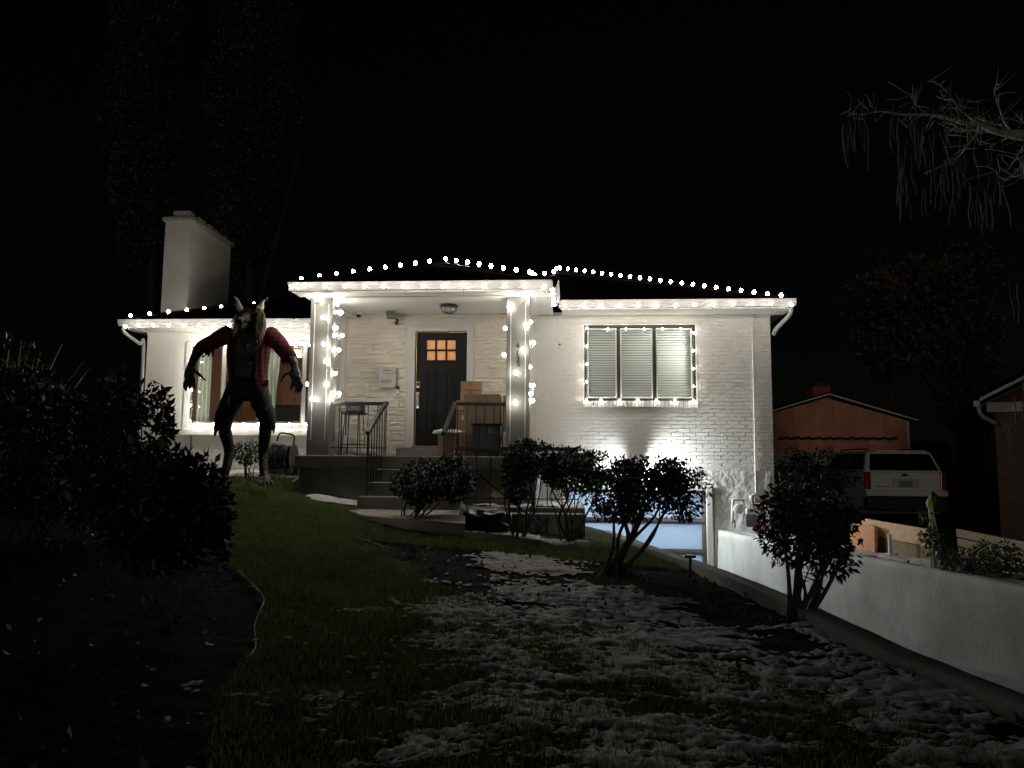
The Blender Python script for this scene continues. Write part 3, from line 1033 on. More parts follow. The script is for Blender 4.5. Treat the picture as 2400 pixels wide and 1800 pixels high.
roofpart('wing_roof', [[(-9.05, ly0, rz), (-4.4, ly0, rz), (-4.4, lry, lrz), (-9.05 + lry - ly0, lry, lrz)], [(-9.05, ly0, rz), (-9.05 + lry - ly0, lry, lrz), (-9.05, 2 * lry - ly0, rz)], [(-9.05, 2 * lry - ly0, rz), (-9.05 + lry - ly0, lry, lrz), (-4.4, lry, lrz), (-4.4, 2 * lry - ly0, rz)]])
pz_ = rz + .02; pax, pay = -2.36, 13.80; paz = 5.26
roofpart('porch_roof', [[(-4.46, 11.73, pz_), (-.23, 11.73, pz_), (pax, pay, paz)], [(-.23, 11.73, pz_), (-.23, 15.6, pz_), (pax, 15.6, paz), (pax, pay, paz)], [(-4.46, 15.6, pz_), (-4.46, 11.73, pz_), (pax, pay, paz), (pax, 15.6, paz)]])
# ridge caps
for p, q in (((3.84, 13.16, rz + .01), (ax, ay, az + .01)), ((-4.44, 11.75, pz_ + .01), (pax, pay, paz + .01)), ((-.25, 11.75, pz_ + .01), (pax, pay, paz + .01)), ((-9.03, ly0 + .02, rz + .01), (-9.05 + lry - ly0, lry, lrz + .01))):
    g = MB(); g.tube([p, q], .03, 6); g.build('hip_cap', M['roof'], house)
g = MB(); vp = P2(1572, 165, 14.9); g.tube([(vp.x, 15.2, 5.0), (vp.x, 15.2, 5.52)], .04, 10); g.build('vent_pipe', M['alum'], house)

# downspouts
def pipe(name, pts, r, m, parent, k=5, n=10): 
    g = MB(); g.tube(catmull(pts, k), r, n); return g.build(name, m, parent, smooth=True)
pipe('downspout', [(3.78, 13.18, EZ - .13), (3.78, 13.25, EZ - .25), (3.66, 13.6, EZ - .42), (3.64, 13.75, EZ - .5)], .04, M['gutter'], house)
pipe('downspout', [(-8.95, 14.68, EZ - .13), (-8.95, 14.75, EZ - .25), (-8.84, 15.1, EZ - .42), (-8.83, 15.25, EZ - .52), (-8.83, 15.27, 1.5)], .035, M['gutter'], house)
pipe('conduit', [at(1762.7, 733, WY - .03), at(1767, 930, WY - .03), at(1771, 1125, WY - .03), at(1772, 1160, WY - .03)], .013, M['trim'], house, 3, 8)

# ---- porch
g = MB(); g.box(-4.36, -.44, 12.03, WY, 1.50, 1.705); g.build('porch_slab', M['cem'], house, bevel=.015)
g = MB(); g.box(-4.29, -.50, 12.09, WY, .6, 1.50); g.build('porch_base', M['cem'], house, bevel=.01)
def column(x0, x1):
    y0, y1, z0, z1 = 12.14, 12.48, 1.705, 4.275
    c = MB(); c.box(x0 + .012, x1 - .012, y0 + .012, y1 - .012, z0, z1)
    o = c.build('porch_column', M['column'], house)
    t = MB(); s = .062
    for (ya, yb) in ((y0, y0 + .012), (y1 - .012, y1)):
        t.box(x0, x0 + s, ya, yb, z0, z1); t.box(x1 - s, x1, ya, yb, z0, z1)
        t.box(x0 + s, x1 - s, ya, yb, z1 - .10, z1); t.box(x0 + s, x1 - s, ya, yb, z0, z0 + .22)
    for (xa, xb) in ((x0, x0 + .012), (x1 - .012, x1)):
        t.box(xa, xb, y0 + .012, y0 + s, z0, z1); t.box(xa, xb, y1 - s, y1 - .012, z0, z1)
        t.box(xa, xb, y0 + s, y1 - s, z1 - .10, z1); t.box(xa, xb, y0 + s, y1 - s, z0, z0 + .22)
    t.build('panel_trim', M['column'], o, bevel=.003)
    for xa in (x0 + s, x1 - s - .010):
        t = MB(); t.box(xa, xa + .010, y0 + .001, y0 + .0118, z0 + .245, z1 - .10); t.build('moulding_highlight', M['trim'], o)  # white strips paint in the light caught along the panel edges
    t = MB()
    t.box(x0 + s, x1 - s, y0 + .002, y0 + .0125, z0 + .22, z0 + .245)
    t.build('panel_ledge', M['column'], o)
    return o
column(-4.21, -3.845)
column(-.985, -.615)
g = MB(); g.box(-4.30, -.52, 12.13, 12.50, 4.277, 4.45); g.build('beam', M['trim'], house, bevel=.006)
g = MB(); g.box(-4.30, -3.98, 12.502, WY, 4.279, 4.45); g.build('beam', M['trim'], house, bevel=.006)
g = MB(); g.box(-.84, -.52, 12.502, WY - .002, 4.279, 4.45); g.build('beam', M['trim'], house, bevel=.006)
g = MB(); g.box(-3.98, -.84, 12.5, WY, 4.325, 4.36); g.build('porch_ceiling', M['trim'], house)
g = MB(); g.box(-4.37, -4.09, WY - .14, WY, 1.705, 4.278); g.box(-4.33, -4.13, WY - .155, WY - .14, 1.9, 4.15); g.build('pilaster', M['trim'], house, bevel=.008)
a, b = P2(905, 1575, 13.4), P2(1240, 1575, 13.4)
g = MB(); g.box(a.x, b.x + .1, 13.32, WY - .03, 1.706, 1.862); g.build('door_step', M['cem'], house, bevel=.012)

# house number on the right column
for ch, (cx, cy2) in zip('4135', ((1855, 775), (1853, 828), (1858, 876), (1860, 916))):
    p = P2(cx, cy2, 12.135)
    text_mesh('house_number', ch, M['black'], .125, .005, house, (p.x, 12.147, p.z))

# chimney
g = MB(); g.box(-8.92, -8.33, 16.0, 18.0, 4.2, 6.88)
ch = g.build('chimney', M['chim'], house)
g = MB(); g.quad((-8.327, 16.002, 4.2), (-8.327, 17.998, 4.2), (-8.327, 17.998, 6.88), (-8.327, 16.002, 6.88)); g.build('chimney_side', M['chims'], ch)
def rough_block(x0, x1, y0, y1, z0, z1, n=6):
    g = MB(); g.box(x0, x1, y0, y1, z0, z1); return g
g = rough_block(-8.98, -8.27, 15.94, 18.06, 6.882, 6.985); g.build('chimney_cap', M['lichen'], ch, bevel=.03, seg=3)
for (y0, y1, h) in ((16.25, 16.62, .09), (16.72, 17.0, .075), (17.1, 17.42, .06), (17.5, 17.75, .055)):
    g = rough_block(-8.56, -8.30, y0, y1, 6.987, 6.987 + h); g.build('cap_stone', M['lichen'], ch, bevel=.025, seg=3)
g = rough_block(-8.75, -8.36, 15.98, 16.22, 6.987, 7.13); g.build('flue_block', M['lichen'], ch, bevel=.03, seg=3)

# ---- front steps
st = thing('front_steps', 'dark cement steps leading up to the porch', 'steps', (-2.4, 11.5, .8))
for (y0, y1, z1, x0, x1) in ((11.78, 12.085, 1.497, -2.99, -1.72), (11.46, 11.778, 1.30, -2.985, -1.725)):
    g = MB(); g.box(x0, x1, y0, y1, .6, z1); g.build('step', M['cem'], st, bevel=.012)
g = MB(); g.box(-3.07, -1.55, 11.12, 11.455, .55, 1.10); g.build('step', M['cem'], st, bevel=.015)

# ---- raised terrace right of the steps
tr = thing('terrace_wall', 'two-tier grey cement terrace wall below the low railing', 'wall', (-.6, 11.2, .6))
g = MB(); g.box(-1.545, .25, 11.42, 13.2, -1.05, .955); g.box(-1.545, -.47, 13.2, 13.795, .3, .953); g.build('upper_tier', M['cem'], tr, bevel=.012)
g = MB(); g.box(-1.3, .22, 11.08, 11.418, .3, .885); g.build('lower_tier', M['cem'], tr, bevel=.015)

# ---- iron railings
def railing_flat(name, x0, x1, y, zt, zb, posts, label, extra=None, zbase=None, th=.055, group='black iron railings', lowbar=True):
    t = thing(name, label, 'railing', ((x0 + x1) / 2, y, zbase if zbase is not None else zb), group)
    g = MB(); g.bar((x0, y, zt), (x1, y, zt), .06, th); g.build('top_rail', M['rail'], t, bevel=.008)
    if lowbar:
        g = MB(); g.bar((x0, y, zb + .12), (x1, y, zb + .12), .016, .014); g.build('bottom_rail', M['black'], t)
    bm = MB(); bm.tube([(0, 0, zb - zt), (0, 0, -.02)], .0085, 6)
    me = bm.mesh('baluster', M['black'])
    for x in posts: link_mesh('baluster', me, t, (x, y, zt))
    return t
def slope_rail(t, p, q, foot, n, zlow):
    g = MB(); g.bar(p, q, .062, .055); g.build('sloping_rail', M['rail'], t, bevel=.008)
    p, q = Vector(p), Vector(q)
    for k in range(n):
        c = p.lerp(q, (k + .35) / n)
        g = MB(); zb = zlow(c.y); g.tube([(c.x, c.y, zb), (c.x, c.y, c.z - .02)], .0085, 6); g.build('baluster', M['black'], t)
    c = q + (p - q).normalized() * .04
    g = MB(); g.bar((c.x, c.y, foot), (c.x, c.y, c.z - .02), .022, .022, (0, 1, 0)); g.build('newel_post', M['black'], t)
stz = lambda y: 1.70 if y > 12.03 else 1.50 if y > 11.78 else 1.30 if y > 11.46 else 1.10
rl = railing_flat('porch_railing', -3.84, -2.90, 12.22, 2.545, 1.71, [-3.70, -3.55, -3.39, -3.23, -3.07, -2.93], 'black iron railing left of the front steps with sloping handrail')
slope_rail(rl, (-2.935, 12.20, 2.56), (-2.985, 11.28, 2.03), 1.1, 7, stz)
rr = railing_flat('porch_railing', -1.80, -.99, 12.22, 2.545, 1.71, [-1.77, -1.62, -1.47, -1.33, -1.18, -1.04], 'black iron railing right of the front steps in front of the boxes')
slope_rail(rr, (-1.81, 12.20, 2.56), (-1.84, 11.28, 2.03), 1.1, 7, stz)
lr = railing_flat('terrace_railing', -1.70, .16, 11.55, 1.815, .956, [at(x, 1100, 11.55).x for x in (1082, 1117, 1150, 1183, 1217, 1249, 1283, 1317, 1347)], 'low black railing on the cement terrace behind the shrubs', th=.06)
a, b = at(1125, 1113, 11.0), at(1240, 1200, 10.95)
hr = thing('loose_rail', 'black bar leaning down across the terrace wall', 'bar', (b.x, b.y, b.z - .05))
c2 = at(1275, 1236, 10.9)
g = MB(); g.bar(a, c2, .024, .03); g.build('bar', M['black'], hr)
g = MB(); g.bar((c2.x, c2.y, c2.z + .12), (c2.x - .02, c2.y, c2.z - .08), .02, .02, (0, 1, 0)); g.build('foot', M['black'], hr)

# ---- things on the porch
def Z7(cx, cy, Y): return at(1000 + cx * .108499, 850 + cy * .108499, Y)
FZ = 1.706
def carton(x0, x1, y, d, z0, z1, label, m='card', tilt=0, rz_=0, tape=True):
    o = thing('cardboard_box', label, 'box', ((x0 + x1) / 2, y + d / 2, z0), 'boxes piled on the porch')
    g = MB(); hw, hd, h = (x1 - x0) / 2, d / 2, z1 - z0
    g.box(-hw, hw, -hd, hd, 0, h)
    me = g.mesh('carton', M[m]); c = link_mesh('carton', me, o); bv = c.modifiers.new('b', 'BEVEL'); bv.width = .006; bv.segments = 2
    f = MB(); f.box(-hw - .002, hw + .002, -hd - .003, -.006, h, h + .004); f.box(-hw - .002, hw + .002, .006, hd + .003, h, h + .004)
    link_mesh('flap', f.mesh('flap', M[m]), o, worigin(o))
    if tape:
        f = MB(); f.box(-.03, .03, -hd - .004, -hd - .002, h * .55, h); link_mesh('tape', f.mesh('tape', M['card2']), o, worigin(o))
    o.rotation_euler = (0, tilt, rz_)
    return o
X = lambda cx, Y: Z7(cx, 1000, Y).x
Zz = lambda cy, Y: Z7(1000, cy, Y).z
zA, zB, zC, zD = Zz(412, 13.15), Zz(592, 13.15), Zz(812, 13.15), Zz(1035, 13.15)
carton(X(640, 13.1), X(870, 13.1) + .2, 13.1, .36, FZ, zD - .01, 'lowest carton of the tall stack with a white label beside the door', 'card2')
carton(X(640, 13.1), X(1100, 13.1), 13.1, .34, zD, zC - .01, 'carton second from the bottom of the tall stack beside the door', 'card')
carton(X(718, 13.12), X(1165, 13.12), 13.12, .32, zC, zB - .01, 'carton second from the top of the stack beside the door', 'card', 0, .04)
carton(X(722, 13.12), X(1165, 13.12), 13.12, .30, zB, zA, 'topmost small tan carton of the stack beside the door', 'card', 0, .03)
lab = MB(); lx = X(795, 13.09); lab.box(lx - .03, lx + .03, 13.088, 13.094, Zz(1235, 13.09), Zz(1135, 13.09))
o = [q for q in bpy.data.objects if q.get('label', '').startswith('lowest carton')][0]; lab.build('label_sticker', M['paper'], o)
carton(X(820, 12.72), X(1600, 12.72), 12.72, .38, FZ + .004, Zz(690, 12.72), 'largest brown carton standing behind the porch railing', 'card2', R(-1.2))
carton(X(1630, 12.8), X(1630, 12.8) + .30, 12.8, .55, FZ, Zz(720, 12.8), 'tall narrow carton half hidden behind the right column', 'card', R(1))
tt = thing('storage_tote', 'dark plastic storage tote in front of the largest carton', 'tote', ((X(960, 12.4) + X(1600, 12.4)) / 2, 12.52, FZ), None)
tx0, tx1 = X(985, 12.36), X(1590, 12.36)
g = MB(); g.add([(tx0 + .02, 12.36, FZ), (tx1 - .02, 12.36, FZ), (tx1 - .02, 12.66, FZ), (tx0 + .02, 12.66, FZ), (tx0, 12.34, Zz(1350, 12.35)), (tx1, 12.34, Zz(1350, 12.35)), (tx1, 12.68, Zz(1350, 12.35)), (tx0, 12.68, Zz(1350, 12.35))], MB.BF); g.build('body', M['tote'], tt, bevel=.015)
g = MB(); g.box(tx0 - .02, tx1 + .02, 12.325, 12.695, Zz(1350, 12.35) + .001, Zz(1312, 12.35)); g.build('lid', M['rubber'], tt, bevel=.01)
for (u0, u1) in ((1330, 1410), (1450, 1535)):
    g = MB(); g.box(X(u0, 12.34), X(u1, 12.34), 12.334, 12.341, Zz(1530, 12.34), Zz(1385, 12.34)); g.build('label_sticker', mat('grey_label', (.13, .13, .12), .8, var=.3, vs=30), tt)
cb = carton(X(255, 12.5), X(640, 12.5), 12.5, .34, FZ, Zz(1570, 12.5), 'low carton with white plastic over its top beside the sloping handrail', 'card2')
def crumple(name, c, r, m, label, cat, seed, flat=1.0, n=28, k=14, amp=.28, sc_=3.0, group=None):
    V, Fq = [], []
    for j in range(k + 1):
        ph = math.pi * j / k
        for i in range(n):
            th = 2 * math.pi * i / n
            d = Vector((math.sin(ph) * math.cos(th), math.sin(ph) * math.sin(th), math.cos(ph)))
            q = mnoise.noise(d * sc_ + Vector((seed, 0, 0))) + .6 * abs(mnoise.noise(d * sc_ * 2.3 + Vector((0, seed, 0))))
            s = 1 + amp * q
            V.append((c[0] + d.x * r[0] * s, c[1] + d.y * r[1] * s, max(c[2] + d.z * r[2] * s, c[2] - r[2] * flat)))
            if j: Fq.append(((j - 1) * n + i, (j - 1) * n + (i + 1) % n, j * n + (i + 1) % n, j * n + i))
    o = npmesh(name, V, Fq, m, smooth=False)
    return tag(o, label, cat, group)
p = Z7(440, 1500, 12.6)
crumple('plastic_sheet', (p.x, 12.67, Zz(1570, 12.5) + .055), (.24, .19, .05), M['whitep'], 'white plastic sheet bunched on top of the low carton by the handrail', 'sheet', 3, .9)
p = Z7(1690, 1530, 12.45)
crumple('plastic_bag', (p.x + .03, 12.5, FZ + .20), (.12, .10, .20), M['whitep'], 'white bag on the porch floor against the right column', 'bag', 8, .98)

# stool, pot, broom, bag left of the steps
def Z1(cx, cy, Y): return at(720 + cx * .108499, 920 + cy * .108499, Y)
sy = 12.75
sc0 = Z1(1020, 435, sy)
stool = thing('wire_stool', 'black wire stool behind the left porch railing', 'stool', (sc0.x, sy, FZ))
g = MB(); g.lathe([(.2, 0), (.215, .006), (.215, .02), (.2, .026)], (sc0.x, sy, sc0.z - .03), 24); g.build('seat', M['black'], stool, smooth=False)
for k in range(4):
    an = R(45 + 90 * k)
    g = MB(); g.tube([(sc0.x + .17 * math.cos(an), sy + .17 * math.sin(an), sc0.z - .03), (sc0.x + .23 * math.cos(an), sy + .23 * math.sin(an), FZ + .002)], .008, 6); g.build('leg', M['black'], stool)
g = MB(); pts = [(sc0.x + .215 * math.cos(a_ * math.pi / 10), sy + .215 * math.sin(a_ * math.pi / 10), FZ + .19) for a_ in range(21)]; g.tube(pts, .006, 6, False); g.build('foot_ring', M['black'], stool)
pt = thing('black_planter', 'black pot standing on the wire stool', 'pot', (sc0.x, sy, sc0.z))
a, b = Z1(870, 300, sy), Z1(1220, 420, sy)
g = MB(); g.obox(((a.x + b.x) / 2, sy, sc0.z + .085), (b.x - a.x, .24, .16)); g.build('pot', M['tote'], pt, bevel=.02)
g = MB(); g.obox(((a.x + b.x) / 2, sy, sc0.z + .173), (b.x - a.x + .02, .26, .014)); g.build('rim', M['black'], pt, bevel=.004)
bq = Z1(755, 370, 12.9)
br = thing('push_broom', 'small wooden-headed broom standing left of the stool', 'broom', (bq.x, 12.95, FZ))
g = MB(); g.obox((bq.x, 12.95, bq.z), (.17, .05, .075), Matrix.Rotation(R(5), 3, 'Y')); g.build('head', mat('worn_wood', (.30, .27, .21), .8, var=.2), br, bevel=.012)
g = MB(); g.tube([(bq.x - .02, 12.95, bq.z - .03), (bq.x - .035, 13.0, FZ + .01)], .011, 8); g.build('handle', M['black'], br)
g = MB(); g.tube([(bq.x + .06, 12.95, bq.z - .03), (bq.x + .05, 12.98, FZ + .35)], .012, 8); g.build('strap', M['black'], br)
p = Z1(745, 1010, 13.2)
crumple('paper_sack', (p.x, 13.2, FZ + .24), (.13, .11, .25), M['paper'], 'white paper sack slumped on the porch behind the broom', 'sack', 5, .95)
p = Z1(930, 1060, 13.4)
ds = thing('round_plaque', 'round carved stone plaque leaning on the wall under the stool', 'plaque', (p.x, 13.5, FZ))
g = MB()
for k, r_ in enumerate((.085, .065, .045, .022)):
    g.lathe([(r_, 0), (r_, .02 + .006 * k)], (p.x, 13.55, p.z), 24, 'Y')
for q in range(len(g.v)): g.v[q] = (g.v[q][0], 13.55 - (g.v[q][1] - 13.55), g.v[q][2])
g.build('disc', mat('carved_stone', (.55, .52, .44), .8, var=.15), ds, bevel=.004)
g = MB(); g.box(p.x - .10, p.x + .10, 13.48, 13.60, FZ, p.z - .087); g.build('stand', M['paper'], ds, bevel=.005)
p = Z1(1150, 1250, 12.9)
crumple('cement_bag', (p.x + .05, 13.0, FZ + .07), (.22, .14, .08), M['paper'], 'flat pale bag lying on the porch floor under the stool', 'bag', 12, .9)

# ---- fixtures on the entry wall
a, b = P2(760, 1100, WY - .1), P2(900, 938, WY - .1)
mbx = thing('post_box', 'light grey wall letterbox reading POST beside the front door', 'mailbox', ((a.x + b.x) / 2, WY - .05, a.z))
M['postbox'] = mat('pale_grey_enamel', (.50, .49, .46), .4, var=.05)
w_ = b.x - a.x; h_ = b.z - a.z; xc = (a.x + b.x) / 2
def rr_box(mb, x0, x1, z0, z1, r, y0, y1, k=5, rt=None):
    poly = []
    rt = r if rt is None else rt
    for (cx, cz, a0, rad) in ((x1 - r, z0 + r, -90, r), (x1 - rt, z1 - rt, 0, rt), (x0 + rt, z1 - rt, 90, rt), (x0 + r, z0 + r, 180, r)):
        for q in range(k + 1):
            an = R(a0 + 90 * q / k); poly.append((cx + rad * math.cos(an), cz + rad * math.sin(an)))
    mb.prism(poly, y0, y1, 'Y')
g = MB(); rr_box(g, a.x + .008, b.x - .008, a.z, b.z - h_ * .30, .05, WY - .10, WY - .021, 5, .004); g.build('body', M['postbox'], mbx, bevel=.004)
g = MB(); rr_box(g, a.x, b.x, b.z - h_ * .31, b.z, .004, WY - .125, WY - .019, 5, .035); g.build('lid', M['postbox'], mbx, bevel=.006)
g = MB(); g.box(xc - .075, xc + .075, WY - .1285, WY - .124, b.z - h_ * .19, b.z - h_ * .15); g.build('slot', M['black'], mbx)
text_mesh('lettering', 'POST', mat('dark_lettering', (.05, .05, .05), .6), .085, .003, mbx, (xc - .015, WY - .102, a.z + h_ * .29))
g = MB(); g.lathe([(.012, 0), (.012, .012)], (a.x + .045, WY - .112, b.z - h_ * .36), 12, 'Y'); g.build('lock', M['steel'], mbx)
p = P2(915, 1123, WY)
db = thing('doorbell', 'small black and silver video doorbell under the letterbox', 'doorbell', (p.x, WY - .03, p.z))
g = MB(); g.obox((p.x, WY - .035, p.z - .03), (.058, .03, .085)); g.build('body', M['whitep'], db, bevel=.008)
g = MB(); g.obox((p.x, WY - .035, p.z + .046), (.058, .03, .064)); g.build('camera_face', M['black'], db, bevel=.006)
g = MB(); g.lathe([(.014, 0), (.014, .006)], (p.x, WY - .056, p.z - .03), 14, 'Y'); g.build('button', M['steel'], db)
p = P2(597, 528, 13.55)
dcm = thing('dome_camera', 'small white dome camera in the porch ceiling corner', 'camera', (p.x, 13.6, 4.325))
g = MB(); g.lathe([(.07, 0), (.07, .035), (.06, .04)], (p.x, 13.62, 4.283), 18); g.build('base', M['whitep'], dcm)
g = MB(); g.ell((p.x, 13.62, 4.283), (.048, .048, .05)); g.build('dome', M['darkglass'], dcm, smooth=True)
p = P2(868, 535, 13.6); q_ = P2(900, 590, 13.75)
wl = thing('wall_spotlight', 'unlit grey box lamp on a bent arm high on the entry wall', 'lamp', (p.x, 13.7, p.z))
g = MB(); g.obox((p.x, 13.52, p.z), (.155, .16, .115), Matrix.Rotation(R(-12), 3, 'X')); g.build('head', mat('grey_lamp_body', (.16, .16, .155), .5), wl, bevel=.008)
g = MB(); g.tube(catmull([(p.x + .05, 13.58, p.z - .04), (p.x + .10, 13.66, p.z - .08), (q_.x, 13.72, q_.z), (q_.x, 13.775, q_.z)], 4), .018, 8); g.lathe([(.035, 0), (.035, .03)], (q_.x, 13.765, q_.z), 12, 'Y'); g.build('arm', M['bronze'], wl, smooth=True)
p = P2(1315, 450, 13.0)
cl = thing('ceiling_light', 'unlit caged glass ceiling light under the porch roof', 'lamp', (p.x, 13.0, 4.325))
g = MB(); g.lathe([(.165, -.008), (.165, -.03), (.15, -.045), (.14, -.05)], (p.x, 13.0, 4.325), 8); g.build('base', M['bronze'], cl, bevel=.004)
g = MB(); g.lathe([(.13, -.05), (.115, -.10), (.07, -.135), (.01, -.145)], (p.x, 13.0, 4.325), 20); g.build('glass_bowl', mat('ribbed_glass', (.55, .54, .50), .25), cl, smooth=True)
for k in range(8):
    an = R(22.5 + 45 * k); cs, sn = math.cos(an), math.sin(an)
    g = MB(); g.tube([(p.x + cs * .142, 13 + sn * .142, 4.277), (p.x + cs * .125, 13 + sn * .125, 4.22), (p.x + cs * .075, 13 + sn * .075, 4.183), (p.x, 13, 4.172)], .006, 5); g.build('rib', M['bronze'], cl)
p = P2(1750, 495, 13.7)
g = MB(); g.obox((p.x, 13.74, p.z), (.07, .07, .09)); tag(g.build('ceiling_sensor', M['trim'], bevel=.01), 'small white sensor box in the right corner under the porch ceiling', 'sensor')
p = at(1312, 812, WY)
ws = thing('wall_sensor', 'small white sensor with black eye on the brick wall left of the window', 'sensor', (p.x, WY - .02, p.z))
g = MB(); g.obox((p.x, WY - .03, p.z), (.05, .045, .10)); g.build('body', M['whitep'], ws, bevel=.012)
g = MB(); g.ell((p.x, WY - .052, p.z + .028), (.017, .012, .017)); g.build('eye', M['black'], ws, smooth=True)

# ---- twin floodlight over the garage door
fl = at(1490, 1088, WY - .1)
FLX, FLZ = fl.x, 1.50
ft = thing('twin_floodlight', 'bright twin floodlight on the wall above the garage door, behind the shrubs', 'lamp', (FLX, WY - .05, FLZ))
g = MB(); g.lathe([(.06, 0), (.06, .04), (.03, .06)], (FLX, WY - .07, FLZ), 16, 'Y'); g.build('base', M['whitep'], ft)
M['lens'] = mat('lit_flood_lens', (1, 1, 1), .3, emit=(.95, .98, 1.0), est=40)
FLOODS = [((.08, -.17, .0), (.95, -.12, -.10), R(176), 270), ((-.08, -.17, .0), (-.95, -.12, .10), R(176), 85)]
for off, d, ang, pw in FLOODS:
    dv = Vector(d).normalized(); pos = Vector((FLX, WY - .06, FLZ)) + Vector(off)
    g = MB()
    back, front = pos - dv * .13, pos - dv * .025
    g.tube([back, back.lerp(front, .4), front], [.03, .055, .068], 14); g.tube([Vector((FLX, WY - .08, FLZ)), back], .014, 8)
    hd = g.build('lamp_head', M['whitep'], ft, smooth=True)
    g = MB(); g.tube([front + dv * .001, front + dv * .006], [.06, .055], 14); g.build('lens', M['lens'], hd)
    ld = bpy.data.lights.new('flood_beam', 'SPOT'); ld.energy = pw; ld.spot_size = ang; ld.spot_blend = 1.0; ld.shadow_soft_size = .035; ld.color = (.90, .96, 1.0)
    lo = bpy.data.objects.new('flood_beam', ld); COL.objects.link(lo)
    lo.parent = ft; lo.location = (pos + dv * .01) - worigin(ft); lo.rotation_euler = dv.to_track_quat('-Z', 'Y').to_euler()

# ================================================================== STRING LIGHTS
bmesh_b = MB(); bmesh_b.lathe([(.008, .004), (.015, .010), (.025, .026), (.030, .044), (.026, .060), (.014, .074), (.003, .079)], (0, 0, 0), 12)
BULB = bmesh_b.mesh('bulb', M['bulb'], smooth=True)
def strand(label, pts, ax=(0, 0, 1), group='strands of white bulbs on the house', sag=.012, jit=.25, scale=1.0, wire=True, clip=.03):
    """one strand: bulbs at pts pointing along ax (a vector or one per bulb)"""
    pts = [Vector(p) for p in pts]
    t = thing('string_lights', label, 'string lights', pts[0], group)
    w = MB(); path = []
    for i, p in enumerate(pts):
        d = Vector(ax[i]) if isinstance(ax, list) else Vector(ax)
        d = (d.normalized() + Vector((random.uniform(-jit, jit), random.uniform(-jit, jit), random.uniform(-jit, jit)))).normalized()
        base = p - d * .04
        link_mesh('bulb', BULB, t, base, d.to_track_quat('Z', 'Y').to_euler(), (scale,) * 3)
        w.tube([base - d * .03, base + d * .006], .013, 6); w.tube([base - d * (.03 + clip), base - d * .03], .005, 5)
        s0 = base - d * .028
        if path: path.append((path[-1] + s0) / 2 + Vector((0, 0, -sag)))
        path.append(s0)
    if wire and len(path) > 1: w.tube(catmull(path, 2), .0035, 4)
    w.build('wire', M['wire'], t)
    return t
def P5(cx, cy, Y): return at(1200 + cx * .316456, 600 + cy * .316456, Y)
def P1(cx, cy, Y): return at(260 + cx * .226040, 460 + cy * .226040, Y)
def P3(cx, cy, Y): return at(400 + cx * .301432, 680 + cy * .301432, Y)
FR = (0, -1, .25)
strand('strand of white bulbs along the gutter above the blinds window', [P5(x, y, 12.95) for x, y in ((395, 370), (527, 368), (660, 367), (797, 367), (935, 366), (1073, 365), (1212, 363), (1352, 360), (1494, 358), (1636, 355), (1778, 353), (1918, 352), (2068, 360))], FR, clip=.1)
hipA, hipB = Vector((3.66, 13.30, rz + .06)), Vector((ax + .1, ay - .1, az + .04))
strand('strand of white bulbs climbing the right roof hip to the ridge', [hipA.lerp(hipB, (i / 21) ** 1.0) + Vector((0, 0, .02)) for i in range(22)])
strand('strand of white bulbs along the porch gutter above the front door', [P2(x, y, 11.56) for x, y in ((80, 308), (185, 297), (342, 300), (499, 302), (655, 303), (801, 303), (957, 304), (1115, 303), (1271, 304), (1430, 303), (1588, 303), (1748, 302), (1906, 303), (2058, 312))], FR, clip=.1)
pa, pb = Vector((-4.30, 11.90, pz_ + .09)), Vector((pax - .05, pay, paz + .08))
strand('strand of white bulbs on the left hip of the porch roof', [pa.lerp(pb, i / 8.6) for i in range(9)])
pc_, pd_ = Vector((pax + .12, pay - .15, paz + .06)), Vector((-.62, 12.12, pz_ + .22))
rp_ = [pc_.lerp(pd_, i / 7) for i in range(8)] + [P2(1965, 200, 13.0), P2(1987, 216, 13.2), P2(2065, 205, 14.6), P2(2138, 190, 16.0), P2(2160, 166, 16.9)]
strand('strand of white bulbs on the right hip of the porch roof', rp_)
strand('short strand of bulbs along the right side gutter of the porch', [at(1295, 678, 11.85).lerp(at(1298, 713, 13.0), i / 4) for i in range(5)], (1, -.2, .2))
strand('strand of white bulbs along the left wing gutter behind the werewolf', [P1(x, y, 14.46) for x, y in ((150, 1347), (287, 1340), (445, 1338), (602, 1338), (760, 1338), (915, 1338), (1072, 1337), (1230, 1337), (1390, 1337), (1548, 1338), (1706, 1338), (1866, 1338), (2025, 1338))], FR, clip=.1)
la, lb = Vector((-8.88, 14.80, rz + .10)), Vector((-6.3, 17.35, 5.40))
strand('strand of white bulbs on the left wing roof hip by the chimney', [la.lerp(lb, i / 10) for i in range(11)])
strand('strand of white bulbs framing the blinds window', [P5(x, y, 13.69) for x, y in ((555, 533), (712, 537), (845, 537), (980, 540), (1117, 537), (1250, 537), (1345, 565), (1343, 700), (1342, 830), (1347, 963), (1345, 1068), (1208, 1065), (1070, 1065), (933, 1065), (797, 1065), (660, 1065), (550, 1066), (551, 930), (553, 800), (553, 665))], FR, scale=.55, sag=.004, clip=.06)
strand('strand of white bulbs framing the big window behind the werewolf', [P3(x, y, 15.15) for x, y in ((1088, 430), (975, 432), (860, 430), (745, 430), (630, 428), (515, 427), (400, 425), (290, 425), (180, 420), (172, 540), (163, 655), (155, 775), (150, 895), (145, 1018), (212, 1045), (335, 1043), (450, 1045), (565, 1045), (690, 1042), (800, 1045), (925, 1045), (1048, 1045))], FR, scale=.95, sag=.004, clip=.08)
